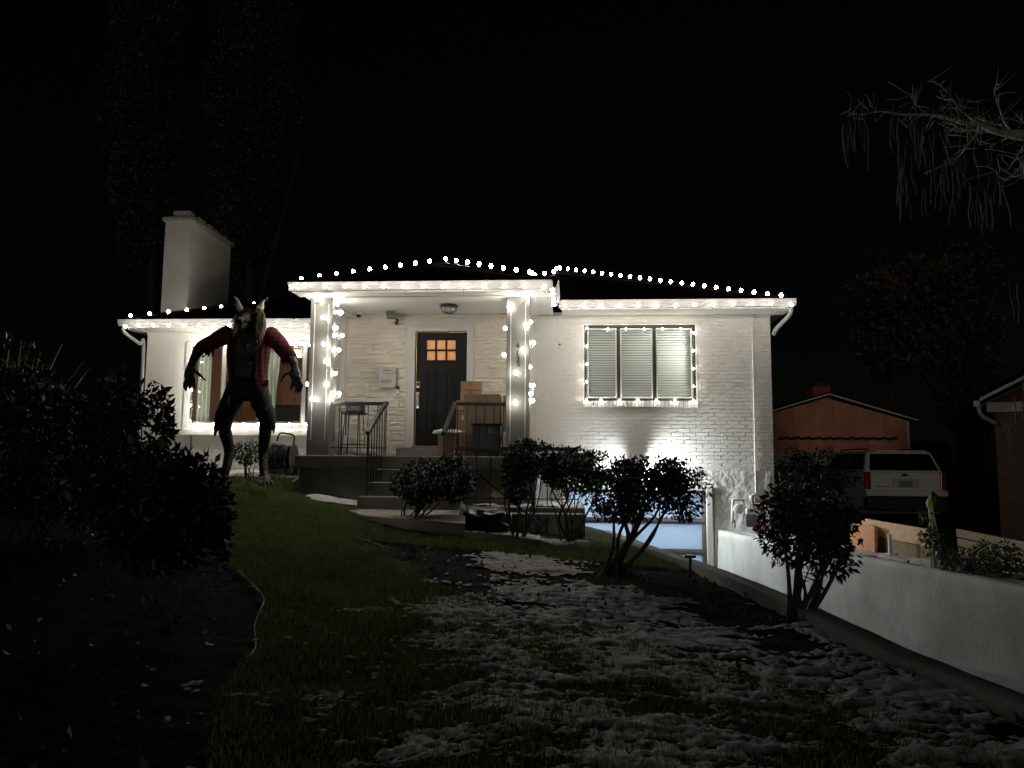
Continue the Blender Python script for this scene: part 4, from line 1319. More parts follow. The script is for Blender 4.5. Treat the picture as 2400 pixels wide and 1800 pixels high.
strand('strand of white bulbs wound round the left porch column', [P2(x, y, Y) for x, y, Y in ((272, 410, 12.03), (437, 442, 12.2), (470, 510, 12.55), (325, 550, 12.04), (428, 632, 12.3), (475, 690, 12.55), (330, 760, 12.04), (450, 805, 12.35), (345, 895, 12.04), (420, 990, 12.2), (205, 1075, 12.25), (350, 1080, 12.04), (453, 1148, 12.4), (388, 1195, 12.12), (237, 1190, 12.03))], FR, sag=.02)
strand('strand of white bulbs wound round the right porch column with the numbers', [P2(x, y, Y) for x, y, Y in ((1925, 385, 12.03), (1790, 465, 12.1), (1955, 585, 12.3), (1920, 605, 12.04), (1758, 635, 12.3), (1978, 750, 12.4), (1895, 800, 12.04), (1747, 845, 12.3), (1950, 940, 12.2), (1840, 985, 12.04), (1975, 1085, 12.4), (1960, 1148, 12.2), (1835, 1215, 12.04), (1972, 1205, 12.35))], FR, sag=.02)

# ================================================================== WEREWOLF FIGURE
WYF = 11.6
def Wf(cx, cy, dy=0.0): return at(400 + cx * .301432, 680 + cy * .301432, WYF + dy)
foot_z = Wf(740, 1540, -.1).z
wolf = thing('werewolf_figure', 'towering werewolf figure in torn red plaid shirt standing on the lawn', 'figure', (Wf(600, 1400).x, WYF, foot_z))
b = MB()
def limb(pts, rs, n=10): b.tube(catmull(pts, 4), list(np.interp(np.linspace(0, len(pts) - 1, (len(pts) - 1) * 4 + 1), range(len(pts)), rs)), n)
cch = Wf(608, 440); cbe = Wf(602, 620); cpe = Wf(592, 765)
b.ell(cch, (.295, .23, .34), None, 20, 12); b.ell(cbe, (.25, .19, .32), None, 18, 10); b.ell(cpe, (.27, .20, .20), None, 18, 10)
b.ell(Wf(480, 350), (.13, .13, .10), None, 14, 8); b.ell(Wf(745, 355), (.13, .13, .10), None, 14, 8)
limb([Wf(608, 380, .05), Wf(612, 300, -.02), Wf(612, 240, -.05)], [.2, .16, .14], 14)
# head
hc = Wf(612, 215, -.08)
b.ell(hc, (.155, .19, .165), None, 18, 12)
limb([hc + Vector((0, -.08, .0)), hc + Vector((0, -.26, -.06)), hc + Vector((0, -.40, -.11))], [.115, .08, .055], 12)
limb([hc + Vector((0, -.06, -.10)), hc + Vector((0, -.24, -.17)), hc + Vector((0, -.34, -.20))], [.08, .05, .035], 10)
b.ell(hc + Vector((0, -.43, -.095)), (.04, .03, .03))
for s in (-1, 1):
    b.ell(hc + Vector((s * .10, -.13, .04)), (.065, .06, .035), Matrix.Rotation(s * R(20), 3, 'Y'))
    b.ell(hc + Vector((s * .10, -.06, -.06)), (.06, .09, .07))
    limb([hc + Vector((s * .05, -.34, -.145)), hc + Vector((s * .052, -.36, -.19))], [.012, .004], 6)
# brow and chest ridges
for (p, q) in (((560, 350), (605, 450)), ((690, 345), (635, 450)), ((540, 390), (600, 480)), ((700, 395), (640, 480)), ((575, 520), (625, 530)), ((570, 570), (632, 575))):
    limb([Wf(*p, -.235), Wf((p[0] + q[0]) / 2, (p[1] + q[1]) / 2, -.25), Wf(*q, -.232)], [.014, .02, .012], 6)
# arms
limb([Wf(460, 352), Wf(370, 385, -.02), Wf(255, 425, -.06), Wf(200, 500, -.14), Wf(165, 575, -.2)], [.11, .10, .088, .075, .055], 12)
limb([Wf(770, 350), Wf(830, 420, -.02), Wf(905, 490, -.06), Wf(945, 545, -.14), Wf(968, 600, -.2)], [.11, .10, .088, .075, .055], 12)
# hands: palm, four fingers, thumb
limb([Wf(165, 575, -.2), Wf(150, 640, -.22), Wf(140, 690, -.23)], [.062, .085, .07], 10)
for pts in (((150, 680), (128, 735), (120, 785)), ((135, 680), (108, 730), (108, 775)), ((165, 685), (152, 745), (156, 778)), ((178, 680), (182, 730), (190, 772)), ((185, 625), (225, 660), (275, 705))):
    k = Wf(*pts[0], -.24); m_ = Wf(*pts[1], -.30); e = Wf(*pts[2], -.24)
    limb([k, m_, e], [.030, .027, .010], 8)
limb([Wf(968, 600, -.2), Wf(965, 650, -.22), Wf(968, 690, -.23)], [.062, .085, .07], 10)
for pts in (((950, 680), (945, 740), (922, 778)), ((968, 690), (978, 750), (962, 808)), ((985, 690), (1000, 750), (990, 805)), ((1000, 680), (1018, 735), (1016, 790)), ((935, 640), (885, 665), (855, 722))):
    k = Wf(*pts[0], -.24); m_ = Wf(*pts[1], -.30); e = Wf(*pts[2], -.26)
    limb([k, m_, e], [.030, .027, .010], 8)
# legs: thigh, knee, hock, shank
limb([Wf(510, 790), Wf(455, 890, -.06), Wf(410, 1000, -.12), Wf(425, 1110, -.04), Wf(455, 1240, .10), Wf(445, 1330, .06), Wf(415, 1450, -.02)], [.165, .14, .11, .095, .082, .072, .068], 12)
limb([Wf(675, 790), Wf(715, 890, -.06), Wf(745, 1000, -.12), Wf(735, 1110, -.04), Wf(722, 1240, .10), Wf(720, 1340, .06), Wf(728, 1455, -.02)], [.165, .14, .11, .095, .082, .070, .068], 12)
for (fx, sg) in ((412, -1), (732, 1)):
    b.ell(Wf(fx + 4 * sg, 1480, -.08), (.095, .15, .075))
    for k in (-1.5, -.5, .5, 1.5):
        p0 = Wf(fx + 4 * sg + k * 22, 1490, -.16); p1 = Wf(fx + k * 30 + 8 * sg, 1500, -.28); p2 = Wf(fx + k * 34 + 12 * sg, 1525, -.34)
        limb([p0, p1, p2], [.036, .030, .010], 8)
body = b.build('body', M['skin'], wolf, smooth=True)
rm_ = body.modifiers.new('remesh', 'REMESH'); rm_.mode = 'VOXEL'; rm_.voxel_size = .013; rm_.use_smooth_shade = True
tx = bpy.data.textures.new('fur_clouds', 'CLOUDS'); tx.noise_scale = .05; tx.noise_depth = 3
dm = body.modifiers.new('displace', 'DISPLACE'); dm.texture = tx; dm.strength = .022; dm.mid_level = .5; dm.texture_coords = 'LOCAL'
# ears
for pts, rs in (([(570, 190), (535, 130), (518, 78), (485, 42)], [.065, .046, .023, .003]), ([(665, 200), (700, 140), (716, 88), (760, 58)], [.07, .050, .026, .003])):
    e = MB(); P_ = catmull([Wf(p[0], p[1], -.06 - .02 * i) for i, p in enumerate(pts)], 5)
    e.tube(P_, list(np.interp(np.linspace(0, 3, len(P_)), range(4), rs)), 10)
    for q in range(len(e.v)):
        v_ = Vector(e.v[q]); e.v[q] = tuple(v_ + Vector((.006, .004, .006)) * mnoise.noise(v_ * 40))
    e.build('ear', M['mane'], wolf, smooth=True)
for s in (-1, 1):
    e = MB(); e.ell(hc + Vector((s * .085, -.165, .035)), (.022, .012, .014)); e.build('eye', M['black'], wolf, smooth=True)
# shaggy mane: thin locks
V, Fq = [], []
def lock(p, d, L, w):
    d = d.normalized(); s = d.cross(Vector((random.uniform(-1, 1), random.uniform(-1, 1), random.uniform(-1, 1))))
    s = s.normalized() if s.length > 1e-4 else Vector((1, 0, 0))
    n_ = len(V); mid = p + d * L * .5 + Vector((0, 0, -.12 * L)); tip = p + d * L + Vector((0, 0, -.45 * L))
    t2 = d.cross(s) * w * .5
    V.extend([p - s * w, p + s * w, mid + s * w * .8 + t2, mid - s * w * .8 + t2, tip])
    Fq.extend([(n_, n_ + 1, n_ + 2, n_ + 3), (n_ + 3, n_ + 2, n_ + 4, n_ + 4)])
for i in range(950):
    an = random.uniform(0, 2 * math.pi); up = random.uniform(-1.0, .75)
    dr = Vector((math.cos(an), math.sin(an) * .9, up))
    if dr.y < -.25 and abs(dr.x) < .8: continue
    c = hc + Vector((dr.x * .165, dr.y * .17 + .02, up * .19 - .06))
    lock(c, Vector((dr.x * .7, dr.y * .6 - .1, -.75 + .3 * up)), random.uniform(.07, .17), random.uniform(.006, .012))
for i in range(340):
    u = random.uniform(0, 1)
    lock(Wf(690 + 28 * math.sin(u * 3.1) + random.uniform(-22, 16), 120 + u * 200, -.10 + random.uniform(-.10, .05)), Vector((.35, -.35, -.8)), random.uniform(.07, .15), random.uniform(.007, .013))
for i in range(0):
    u, v_ = random.uniform(-1, 1), random.uniform(0, 1)
    pass
Fq = [f if len(set(f)) == 4 else f for f in Fq]
vv = [tuple(p) for p in V]; ff = [tuple(dict.fromkeys(f)) for f in Fq]
MBm = MB(); MBm.add(vv, ff); mn = MBm.build('mane', M['mane'], wolf, kind='stuff', normals=False)
# plaid shirt: open front, sleeves torn below the elbow
sh = MB()
def shell(zs, cen, rx, ry, a0, a1, n, jag0, jag1):
    rows_ = []
    for i, z in enumerate(zs):
        row_ = []
        for j in range(n + 1):
            th = lerp(a0, a1, j / n)
            wob = 1 + .05 * math.sin(j * 1.7 + i * .9) + .03 * math.sin(j * .6 - i * 1.3)
            zz = z
            if i == 0: zz += random.uniform(-jag0, jag0 * .6)
            if i == len(zs) - 1: zz += random.uniform(-jag1, jag1)
            row_.append((cen[i].x + math.sin(th) * rx[i] * wob, cen[i].y - math.cos(th) * ry[i] * wob, zz))
        rows_.append(row_)
    base = len(sh.v)
    for r_ in rows_: sh.v += r_
    for i in range(len(rows_) - 1):
        for j in range(n):
            sh.f.append((base + i * (n + 1) + j, base + i * (n + 1) + j + 1, base + (i + 1) * (n + 1) + j + 1, base + (i + 1) * (n + 1) + j))
lv = [(775, .30, .25), (700, .29, .25), (620, .295, .25), (540, .31, .26), (460, .32, .265), (400, .33, .27), (350, .33, .24), (315, .28, .20), (292, .19, .15)]
shell([Wf(600, q[0]).z for q in lv], [Wf(604, q[0], .02) for q in lv], [q[1] for q in lv], [q[2] for q in lv], R(40), R(320), 44, .06, .01)
def sleeve(pts, rs, n=20):
    P_ = catmull(pts, 5); rr_ = list(np.interp(np.linspace(0, len(pts) - 1, len(P_)), range(len(pts)), rs))
    n0 = len(sh.v); sh.tube(P_, rr_, n, False)
    d = (P_[-1] - P_[-2]).normalized()
    for q in range(len(sh.v) - n, len(sh.v)):
        v_ = Vector(sh.v[q]); k_ = q % 3
        sh.v[q] = tuple(v_ + d * random.uniform(-.03, .13) + Vector((0, 0, -random.uniform(0, .05))))
    for q in range(n0, len(sh.v)):
        v_ = Vector(sh.v[q]); sh.v[q] = tuple(v_ + Vector((.02, .02, .02)) * mnoise.noise(v_ * 9))
sleeve([Wf(470, 340, .02), Wf(400, 365, 0), Wf(330, 405, -.03), Wf(262, 440, -.06)], [.15, .135, .12, .118])
sleeve([Wf(750, 345, .02), Wf(815, 395, 0), Wf(870, 450, -.03), Wf(918, 505, -.07)], [.15, .135, .12, .115])
so_ = sh.build('plaid_shirt', M['plaid'], wolf, smooth=True, normals=False)
sd = so_.modifiers.new('solid', 'SOLIDIFY'); sd.thickness = .008
rg = MB()
for (x0_, y0_) in ((300, 470), (330, 455), (880, 520), (866, 505), (750, 700), (735, 720), (465, 730), (450, 710)):
    p = Wf(x0_, y0_, -.05); L = random.uniform(.10, .2)
    rg.add([p + Vector((-.03, 0, 0)), p + Vector((.03, 0, 0)), p + Vector((.012, -.01, -L)), p + Vector((-.02, .01, -L * .8))], [(0, 1, 2, 3)])
ro = rg.build('shirt_rag', M['plaid'], wolf); ro.modifiers.new('s', 'SOLIDIFY').thickness = .006
# torn jeans
sh = MB()
jl = [(800, .285, .215), (740, .285, .215), (690, .265, .205)]
shell([Wf(592, q[0]).z for q in jl], [Wf(592, q[0]) for q in jl], [q[1] for q in jl], [q[2] for q in jl], 0, 2 * math.pi, 30, 0, 0)
sleeve([Wf(520, 770), Wf(470, 870, -.05), Wf(418, 985, -.12), Wf(405, 1060, -.09)], [.175, .158, .13, .125])
sleeve([Wf(665, 770), Wf(710, 870, -.05), Wf(748, 985, -.12), Wf(752, 1050, -.09)], [.175, .158, .13, .125])
jo = sh.build('torn_jeans', M['jean'], wolf, smooth=True, normals=False)
jo.modifiers.new('s', 'SOLIDIFY').thickness = .008
rg = MB()
for (x0_, y0_) in ((358, 1060), (345, 1050), (790, 1035), (798, 1030), (720, 790)):
    p = Wf(x0_, y0_, -.12)
    for q in range(3):
        o_ = Vector((random.uniform(-.03, .03), 0, 0)); L = random.uniform(.06, .14)
        rg.add([p + o_ + Vector((-.012, 0, 0)), p + o_ + Vector((.012, 0, 0)), p + o_ + Vector((.004, -.01, -L))], [(0, 1, 2)])
rg.build('jeans_rag', M['jean'], wolf)
M['frayed'] = mat('frayed_denim', (.20, .20, .19), .9, var=.3, vs=30)
for (x0_, y0_, r_) in ((742, 915, .03), (762, 905, .018), (455, 840, .03), (452, 880, .022), (725, 800, .03)):
    p = Wf(x0_, y0_, -.245); rp2 = MB(); rp2.ell(p, (r_ * .8, .012, r_ * 1.5))
    rp2.build('jeans_tear', M['frayed'], wolf)

# ================================================================== VEGETATION
def leaf_arrays(C, size, elong=2.0, droop=.3, out=None):
    """diamond leaves folded along the midrib at points C (n,3)"""
    n = len(C)
    d = rng.normal(size=(n, 3)); d[:, 2] -= droop
    if out is not None: d = d * .8 + out
    d /= np.linalg.norm(d, axis=1)[:, None] + 1e-9
    s = np.cross(d, rng.normal(size=(n, 3))); s /= np.linalg.norm(s, axis=1)[:, None] + 1e-9
    nn = np.cross(d, s)
    L = size * rng.uniform(.42, 1.35, n)[:, None]
    W = L / elong * .5
    p0 = C; p2 = C + d * L
    p1 = C + d * L * .45 + s * W + nn * W * .35; p3 = C + d * L * .45 - s * W + nn * W * .35
    V = np.stack([p0, p1, p2, p3], 1).reshape(-1, 3)
    F = np.arange(4 * n).reshape(n, 4)
    return V, F
def crown_points(ells, n, clump=70, spread=.10, shell_=.55):
    out, nrm = [], []
    ws = np.array([e[1][0] * e[1][1] * e[1][2] for e in ells]) ** .75; ws /= ws.sum()
    for e, w in zip(ells, ws):
        k = max(6, int(clump * w)); m = int(n * w)
        cc = rng.normal(size=(k, 3)); cc /= np.linalg.norm(cc, axis=1)[:, None]
        cc *= (rng.uniform(shell_, 1.0, k) ** .6)[:, None]
        pick = rng.integers(0, k, m)
        P = cc[pick] + rng.normal(size=(m, 3)) * spread / np.mean(e[1]) * .8
        rad = np.linalg.norm(P, axis=1)
        P = P * np.minimum(1, 1.08 / np.maximum(rad, 1e-6))[:, None]
        out.append(np.array(e[0])[None] + P * np.array(e[1])[None]); nrm.append(P)
    return np.concatenate(out), np.concatenate(nrm)
def stem_set(mb, base, tips, r0, bend=.12, side=True, spreadb=.05):
    for tpt in tips:
        tpt = Vector(tpt); b0 = Vector(base) + Vector((random.uniform(-1, 1) * spreadb, random.uniform(-1, 1) * spreadb, -.03))
        m1 = b0.lerp(tpt, .35) + Vector((random.uniform(-bend, bend), random.uniform(-bend, bend), 0)); m2 = b0.lerp(tpt, .7) + Vector((random.uniform(-bend, bend), random.uniform(-bend, bend), 0))
        r = r0 * random.uniform(.55, 1)
        P = catmull([b0, m1, m2, tpt], 4)
        mb.tube(P, list(np.linspace(r, r * .3, len(P))), 6)
        if side:
            for _ in range(3):
                q = random.randint(5, len(P) - 2); e = P[q] + Vector((random.uniform(-.2, .2), random.uniform(-.2, .2), random.uniform(.05, .22)))
                mb.tube([P[q], P[q].lerp(e, .5) + Vector((0, 0, .02)), e], [r * .4, r * .3, r * .12], 5)
def shrub(name, label, base, ells, n, size, stems, r0, m='leaf', group='shrubs in the front beds', elong=2.0, spread=.10, clump=70, spreadb=.05, cat='shrub', bend=.12, bark='bark', shell_=.55, droop=.3):
    t = thing(name, label, cat, base, group)
    C, Nn = crown_points(ells, n, clump, spread, shell_)
    Vv, Ff = leaf_arrays(C, size, elong, droop, Nn * .5)
    npmesh('crown', Vv, Ff, M[m], t)
    g = MB(); tips = []
    for _ in range(stems):
        e = random.choice(ells); tips.append(tuple(Vector(e[0]) + Vector((random.uniform(-.6, .6) * e[1][0], random.uniform(-.6, .6) * e[1][1], random.uniform(-.4, .5) * e[1][2]))))
    stem_set(g, base, tips, r0, bend, True, spreadb)
    g.build('stems', M[bark], t, smooth=True, normals=False)
    return t
def gp_(px_, py_, Y): p = at(px_, py_, Y); return (p.x, p.y, gzs(p.x, p.y))
def E_(px_, py_, Y, rx, rz2, ry=None): p = at(px_, py_, Y); s = Y / F_PX; return (tuple(p), (rx * s, (ry or rx) * s, rz2 * s))

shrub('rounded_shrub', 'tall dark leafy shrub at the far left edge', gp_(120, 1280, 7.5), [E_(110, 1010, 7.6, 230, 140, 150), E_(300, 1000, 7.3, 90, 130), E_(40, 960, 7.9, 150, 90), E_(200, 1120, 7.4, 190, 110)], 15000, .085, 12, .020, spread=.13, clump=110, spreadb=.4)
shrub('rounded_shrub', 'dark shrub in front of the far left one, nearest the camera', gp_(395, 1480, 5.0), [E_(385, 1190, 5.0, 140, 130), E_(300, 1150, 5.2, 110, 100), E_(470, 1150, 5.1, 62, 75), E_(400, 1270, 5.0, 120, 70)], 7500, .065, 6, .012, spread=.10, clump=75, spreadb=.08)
shrub('rounded_shrub', 'low shrub between the front steps and the dark tarp', gp_(965, 1232, 10.3), [E_(985, 1130, 10.3, 62, 48), E_(1065, 1120, 10.5, 46, 50)], 4200, .055, 9, .018, m='leaf', elong=1.7, spread=.09, spreadb=.12)
shrub('rounded_shrub', 'shrub in front of the terrace wall below the right column', gp_(1222, 1250, 10.45), [E_(1245, 1078, 10.5, 62, 42), E_(1215, 1120, 10.4, 34, 52)], 4000, .060, 8, .022, elong=2.1, spread=.10, spreadb=.10)
shrub('rounded_shrub', 'thin-stemmed shrub at the right end of the terrace wall', gp_(1325, 1246, 10.6), [E_(1345, 1105, 10.6, 66, 50), E_(1390, 1095, 10.8, 46, 34), E_(1310, 1085, 10.7, 40, 34)], 5200, .060, 7, .024, elong=2.0, spread=.10, spreadb=.10, m='leaf')
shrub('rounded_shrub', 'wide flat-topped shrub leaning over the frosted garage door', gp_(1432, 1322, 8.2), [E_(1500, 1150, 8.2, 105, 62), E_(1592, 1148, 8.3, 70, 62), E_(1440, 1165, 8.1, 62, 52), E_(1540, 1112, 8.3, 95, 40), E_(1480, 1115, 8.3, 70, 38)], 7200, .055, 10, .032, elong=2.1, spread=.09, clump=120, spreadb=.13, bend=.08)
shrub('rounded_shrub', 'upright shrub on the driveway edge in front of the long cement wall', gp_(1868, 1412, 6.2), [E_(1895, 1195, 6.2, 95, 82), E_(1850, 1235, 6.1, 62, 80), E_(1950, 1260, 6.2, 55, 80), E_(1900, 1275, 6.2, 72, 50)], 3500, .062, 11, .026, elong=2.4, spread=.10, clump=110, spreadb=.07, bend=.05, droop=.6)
shrub('small_shrub', 'small green shrub beside the werewolf foot', (at(582, 1135, 12.7).x, 12.7, gzs(at(582, 1135, 12.7).x, 12.7)), [E_(578, 1060, 12.7, 32, 26)], 700, .06, 8, .012, m='leaf2', elong=2.0, spread=.08, clump=40, spreadb=.08, bend=.04)
def gr_(px_, py_, Y): p = at(px_, py_, Y); return (p.x, p.y, float(gzr(p.x, p.y)))
shrub('small_shrub', 'low reddish-green shrub on the bed above the long cement wall', gr_(2265, 1340, 8.8), [E_(2262, 1322, 8.8, 46, 34)], 900, .045, 7, .010, m='leaf2', group='shrubs along the side bed', spread=.08, clump=40, spreadb=.12)
shrub('small_shrub', 'low leafy shrub at the right edge above the long cement wall', gr_(2340, 1340, 8.8), [E_(2338, 1315, 8.8, 48, 40)], 900, .05, 7, .010, m='leaf2', group='shrubs along the side bed', spread=.08, clump=40, spreadb=.12)
shrub('hedge_shrub', 'dark clipped shrub between the house corner and the parked car', gr_(1900, 1180, 16.5), [E_(1935, 1105, 16.5, 68, 50), E_(1860, 1120, 16.5, 50, 60)], 2600, .08, 8, .03, group='shrubs along the side bed', spread=.12, clump=80, spreadb=.3)

# blades: ornamental grasses
def tuft(name, label, base, n, h, w, m, spread, group=None, lean=.35, cat='grass clump', tip=.35):
    t = thing(name, label, cat, base, group)
    a = rng.uniform(0, 2 * np.pi, n); l = rng.uniform(.1, 1, n) * lean
    H = h * rng.uniform(.6, 1.1, n); B = np.array(base)[None] + np.stack([np.cos(a) * spread * rng.uniform(0, 1, n), np.sin(a) * spread * rng.uniform(0, 1, n), np.zeros(n)], 1)
    d = np.stack([np.cos(a) * l, np.sin(a) * l, np.ones(n)], 1)
    s = np.stack([-np.sin(a), np.cos(a), np.zeros(n)], 1) * w
    m1 = B + d * (H * .55)[:, None]; m2 = B + d * H[:, None] + np.stack([np.cos(a) * l * .4 * H, np.sin(a) * l * .4 * H, -l * .25 * H], 1)
    V = np.stack([B - s, B + s, m1 + s * 1.2, m1 - s * 1.2, m2 + s * tip, m2 - s * tip], 1).reshape(-1, 3)
    i = np.arange(n)[:, None] * 6
    F = np.concatenate([i + np.array([[0, 1, 2, 3]]), i + np.array([[3, 2, 4, 5]])])
    npmesh('blades', V, F, M[m], t)
    return t
M['straw'] = mat('dry_grass', (.42, .34, .19), .8, var=.25, vs=9, trans=.2)
M['plume'] = mat('dry_plume', (.62, .58, .42), .8, var=.25, vs=9)
dg = at(1185, 1182, 11.75)
tuft('dry_grass_clump', 'dry straw-coloured grass clump behind the low terrace railing', (dg.x, 11.85, .956), 420, .27, .004, 'straw', .14, lean=.8)
pg_ = at(20, 1000, 9.0)
tuft('plume_grass', 'pale plumed ornamental grass at the left edge behind the tall shrub', (pg_.x - .1, 9.0, gzs(pg_.x, 9.0)), 75, 2.0, .012, 'plume', .25, lean=.30)
yk = at(50, 900, 10.0)
shrub('rounded_shrub', 'dim evergreen behind the plumed grass at the left edge', (yk.x, 10.5, gzs(yk.x, 10.5)), [E_(30, 870, 10.5, 60, 80), E_(75, 930, 10.5, 80, 90)], 900, .10, 6, .02, group='shrubs in the front beds', spread=.15)

# trees
def tree(name, label, base, h, ells, n, size, m, r0, limbs=7, group=None, spread=.3, clump=160, bark='bark', shell_=.35, elong=1.5):
    t = thing(name, label, 'tree', base, group)
    C, Nn = crown_points(ells, n, clump, spread, shell_)
    if n:
        Vv, Ff = leaf_arrays(C, size, elong, .2); npmesh('crown', Vv, Ff, M[m], t)
    g = MB(); B0 = Vector(base); top = B0 + Vector((random.uniform(-.3, .3), 0, h))
    P = catmull([B0 - Vector((0, 0, .2)), B0.lerp(top, .3) + Vector((.15, 0, 0)), B0.lerp(top, .65) + Vector((-.15, 0, 0)), top], 5)
    g.tube(P, list(np.linspace(r0, r0 * .15, len(P))), 9)
    for k in range(limbs):
        q = random.randint(4, len(P) - 3); e = Vector(random.choice(ells)[0]) + Vector((random.uniform(-1, 1), random.uniform(-1, 1), random.uniform(-.5, 1.2)))
        r_ = r0 * .35
        Q = catmull([P[q], P[q].lerp(e, .5) + Vector((random.uniform(-.3, .3), 0, random.uniform(.1, .5))), e], 4)
        g.tube(Q, list(np.linspace(r_, r_ * .12, len(Q))), 6)
        for _ in range(5):
            j = random.randint(2, len(Q) - 1); e2 = Q[j] + Vector((random.uniform(-1, 1), random.uniform(-.6, .6), random.uniform(.1, 1.2)))
            g.tube([Q[j], Q[j].lerp(e2, .5) + Vector((0, 0, .1)), e2], [r_ * .22, r_ * .15, r_ * .05], 5)
    g.build('trunk', M[bark], t, smooth=True, normals=False)
    return t
M['poplar'] = mat('poplar_leaf', (.055, .062, .040), .6, var=.45, vs=.6, trans=.1)
M['orangeleaf'] = mat('autumn_leaf', (.075, .055, .028), .6, var=.5, vs=.5, trans=.1)
PY = 32.0
def pop_ells(cx, lst): return [E_(x, y, PY, rx, rz_) for (x, y, rx, rz_) in lst]
tree('poplar_tree', 'dim columnar poplar directly behind the chimney', (at(350, 800, PY).x, PY, 1.2), 22, pop_ells(0, [(350, 60, 85, 170), (330, 260, 100, 170), (340, 430, 80, 130), (360, -150, 70, 140), (345, 560, 62, 90)]), 26000, .15, 'poplar', .35, 10, 'poplars behind the house', spread=.55, clump=170, shell_=.2)
tree('poplar_tree', 'dim columnar poplar right of the chimney', (at(580, 800, PY).x, PY, 1.2), 23, pop_ells(0, [(600, 40, 100, 170), (590, 230, 110, 170), (570, 420, 90, 140), (620, -150, 80, 140), (680, 240, 40, 70), (560, 540, 72, 110)]), 30000, .15, 'poplar', .35, 10, 'poplars behind the house', spread=.55, clump=190, shell_=.2)
TY = 30.0
tree('autumn_tree', 'dim rusty-leaved tree beyond the parked car', (at(2270, 1110, TY).x, TY, .3), 8.5, [E_(2120, 700, TY, 130, 90), E_(2230, 800, TY, 120, 110), E_(2080, 800, TY, 80, 60), E_(2250, 640, TY, 100, 70), E_(2300, 930, TY, 90, 90)], 11000, .17, 'orangeleaf', .55, 9, 'trees behind the side yard', spread=.5, clump=170, shell_=.2)
tree('bare_tree', 'dim leafless tree behind the red garage', (at(2090, 1000, 34).x, 34, .2), 10.5, [E_(2090, 600, 34, 130, 90), E_(1990, 680, 34, 80, 90), E_(2170, 560, 34, 110, 80), E_(1950, 760, 34, 60, 60)], 0, .1, 'leaf', .22, 16, 'trees behind the side yard')
# long-podded branch reaching in from the right
M['limb'] = M['twig']
def P8(cx, cy, dy=0): return at(1970 + cx * .229089, 180 + cy * .229089, 8.6 + dy)
cat_ = thing('podded_tree', 'bare pale-barked tree limb hung with long seed pods at the upper right', 'tree', (9.0, 8.8, .0))
g = MB()
tk = catmull([(9.0, 8.8, -.1), (9.05, 8.8, 1.8), (8.9, 8.75, 3.5), (8.4, 8.7, 4.7), (7.4, 8.65, 5.0)], 5); g.tube(tk, list(np.linspace(.30, .13, len(tk))), 10)
tk2 = catmull([(8.9, 8.75, 3.5), (9.4, 9.2, 5.5), (9.2, 9.5, 8.0)], 5); g.tube(tk2, list(np.linspace(.2, .06, len(tk2))), 8)
g.build('trunk', M['bark'], cat_, smooth=True)
def branch(pts, r0, r1, k=4, dy=0, kids=0):
    P = catmull([P8(p[0], p[1], dy + .12 * math.sin(i * 1.9)) for i, p in enumerate(pts)], k)
    g.tube(P, list(np.linspace(r0, r1, len(P))), 6); return P
g = MB()
limbP = [Vector((7.4, 8.65, 5.0))] + [P8(*p) for p in ((2400, 600), (1876, 597), (1780, 590), (1690, 572), (1610, 565), (1500, 520), (1400, 480), (1280, 475), (1160, 445), (1040, 405), (960, 395), (850, 387), (720, 388), (590, 378), (480, 362), (400, 355), (290, 372), (200, 385), (90, 372))]
Lp = catmull(limbP, 3); g.tube(Lp, list(np.interp(np.linspace(0, 1, len(Lp)), [0, .12, .25, .45, .7, 1], [.085, .06, .036, .021, .011, .005])), 8)
allB = list(Lp[6:])
for pts, r0 in (([(1400, 470), (1300, 400), (1205, 320), (1150, 240), (1060, 230), (980, 195)], .020), ([(1205, 320), (1090, 322), (1010, 305)], .009), ([(1150, 240), (1135, 195)], .012), ([(1060, 205), (1005, 130)], .006), ([(1100, 165), (1020, 90), (935, 28)], .007),
                ([(1425, 490), (1400, 570), (1340, 650), (1275, 735), (1225, 800), (1150, 880), (1060, 905)], .022), ([(1270, 730), (1240, 740)], .012), ([(1780, 590), (1680, 470), (1630, 330), (1590, 220), (1570, 140), (1612, 60)], .017), ([(1620, 565), (1400, 555), (1220, 530), (1150, 490), (1040, 470)], .016),
                ([(1876, 638), (1700, 615), (1610, 590)], .02), ([(1710, 620), (1640, 660), (1540, 688), (1440, 665), (1420, 700)], .012), ([(1170, 515), (1110, 570), (1070, 600)], .011), ([(1270, 540), (1240, 570)], .008), ([(290, 350), (220, 275), (150, 213)], .008), ([(340, 335), (310, 255)], .006), ([(210, 390), (180, 445)], .008),
                ([(720, 388), (700, 440), (600, 440)], .007), ([(960, 400), (925, 430), (935, 480), (910, 520)], .009), ([(850, 610), (840, 680), (800, 710)], .008), ([(770, 380), (765, 290), (740, 225), (715, 175)], .006), ([(1880, 730), (1820, 780), (1770, 860)], .018), ([(1860, 870), (1830, 950), (1760, 1010), (1680, 1075)], .016), ([(1870, 850), (1876, 980), (1850, 1045)], .014),
                ([(1670, 1050), (1600, 1000), (1600, 960)], .008), ([(1780, 850), (1700, 960), (1560, 975)], .009), ([(1876, 470), (1800, 390), (1730, 335)], .009), ([(1690, 430), (1780, 440), (1876, 475)], .007), ([(1660, 490), (1600, 485), (1560, 495)], .008), ([(1240, 235), (1350, 250), (1460, 275)], .005)):
    P_ = branch(pts, r0 * .75, r0 * .22, 4, random.uniform(-.25, .25)); allB += P_
for _ in range(170):
    p = random.choice(allB); s = random.uniform(.08, .32)
    e = p + Vector((random.uniform(-1, 1), random.uniform(-1, 1), random.uniform(-.5, 1))) * s
    g.tube([p, p.lerp(e, .5) + Vector((0, 0, random.uniform(-.03, .03))), e], [.005, .004, .0022], 4)
g.build('branches', M['limb'], cat_, smooth=True, normals=False)
podm = []
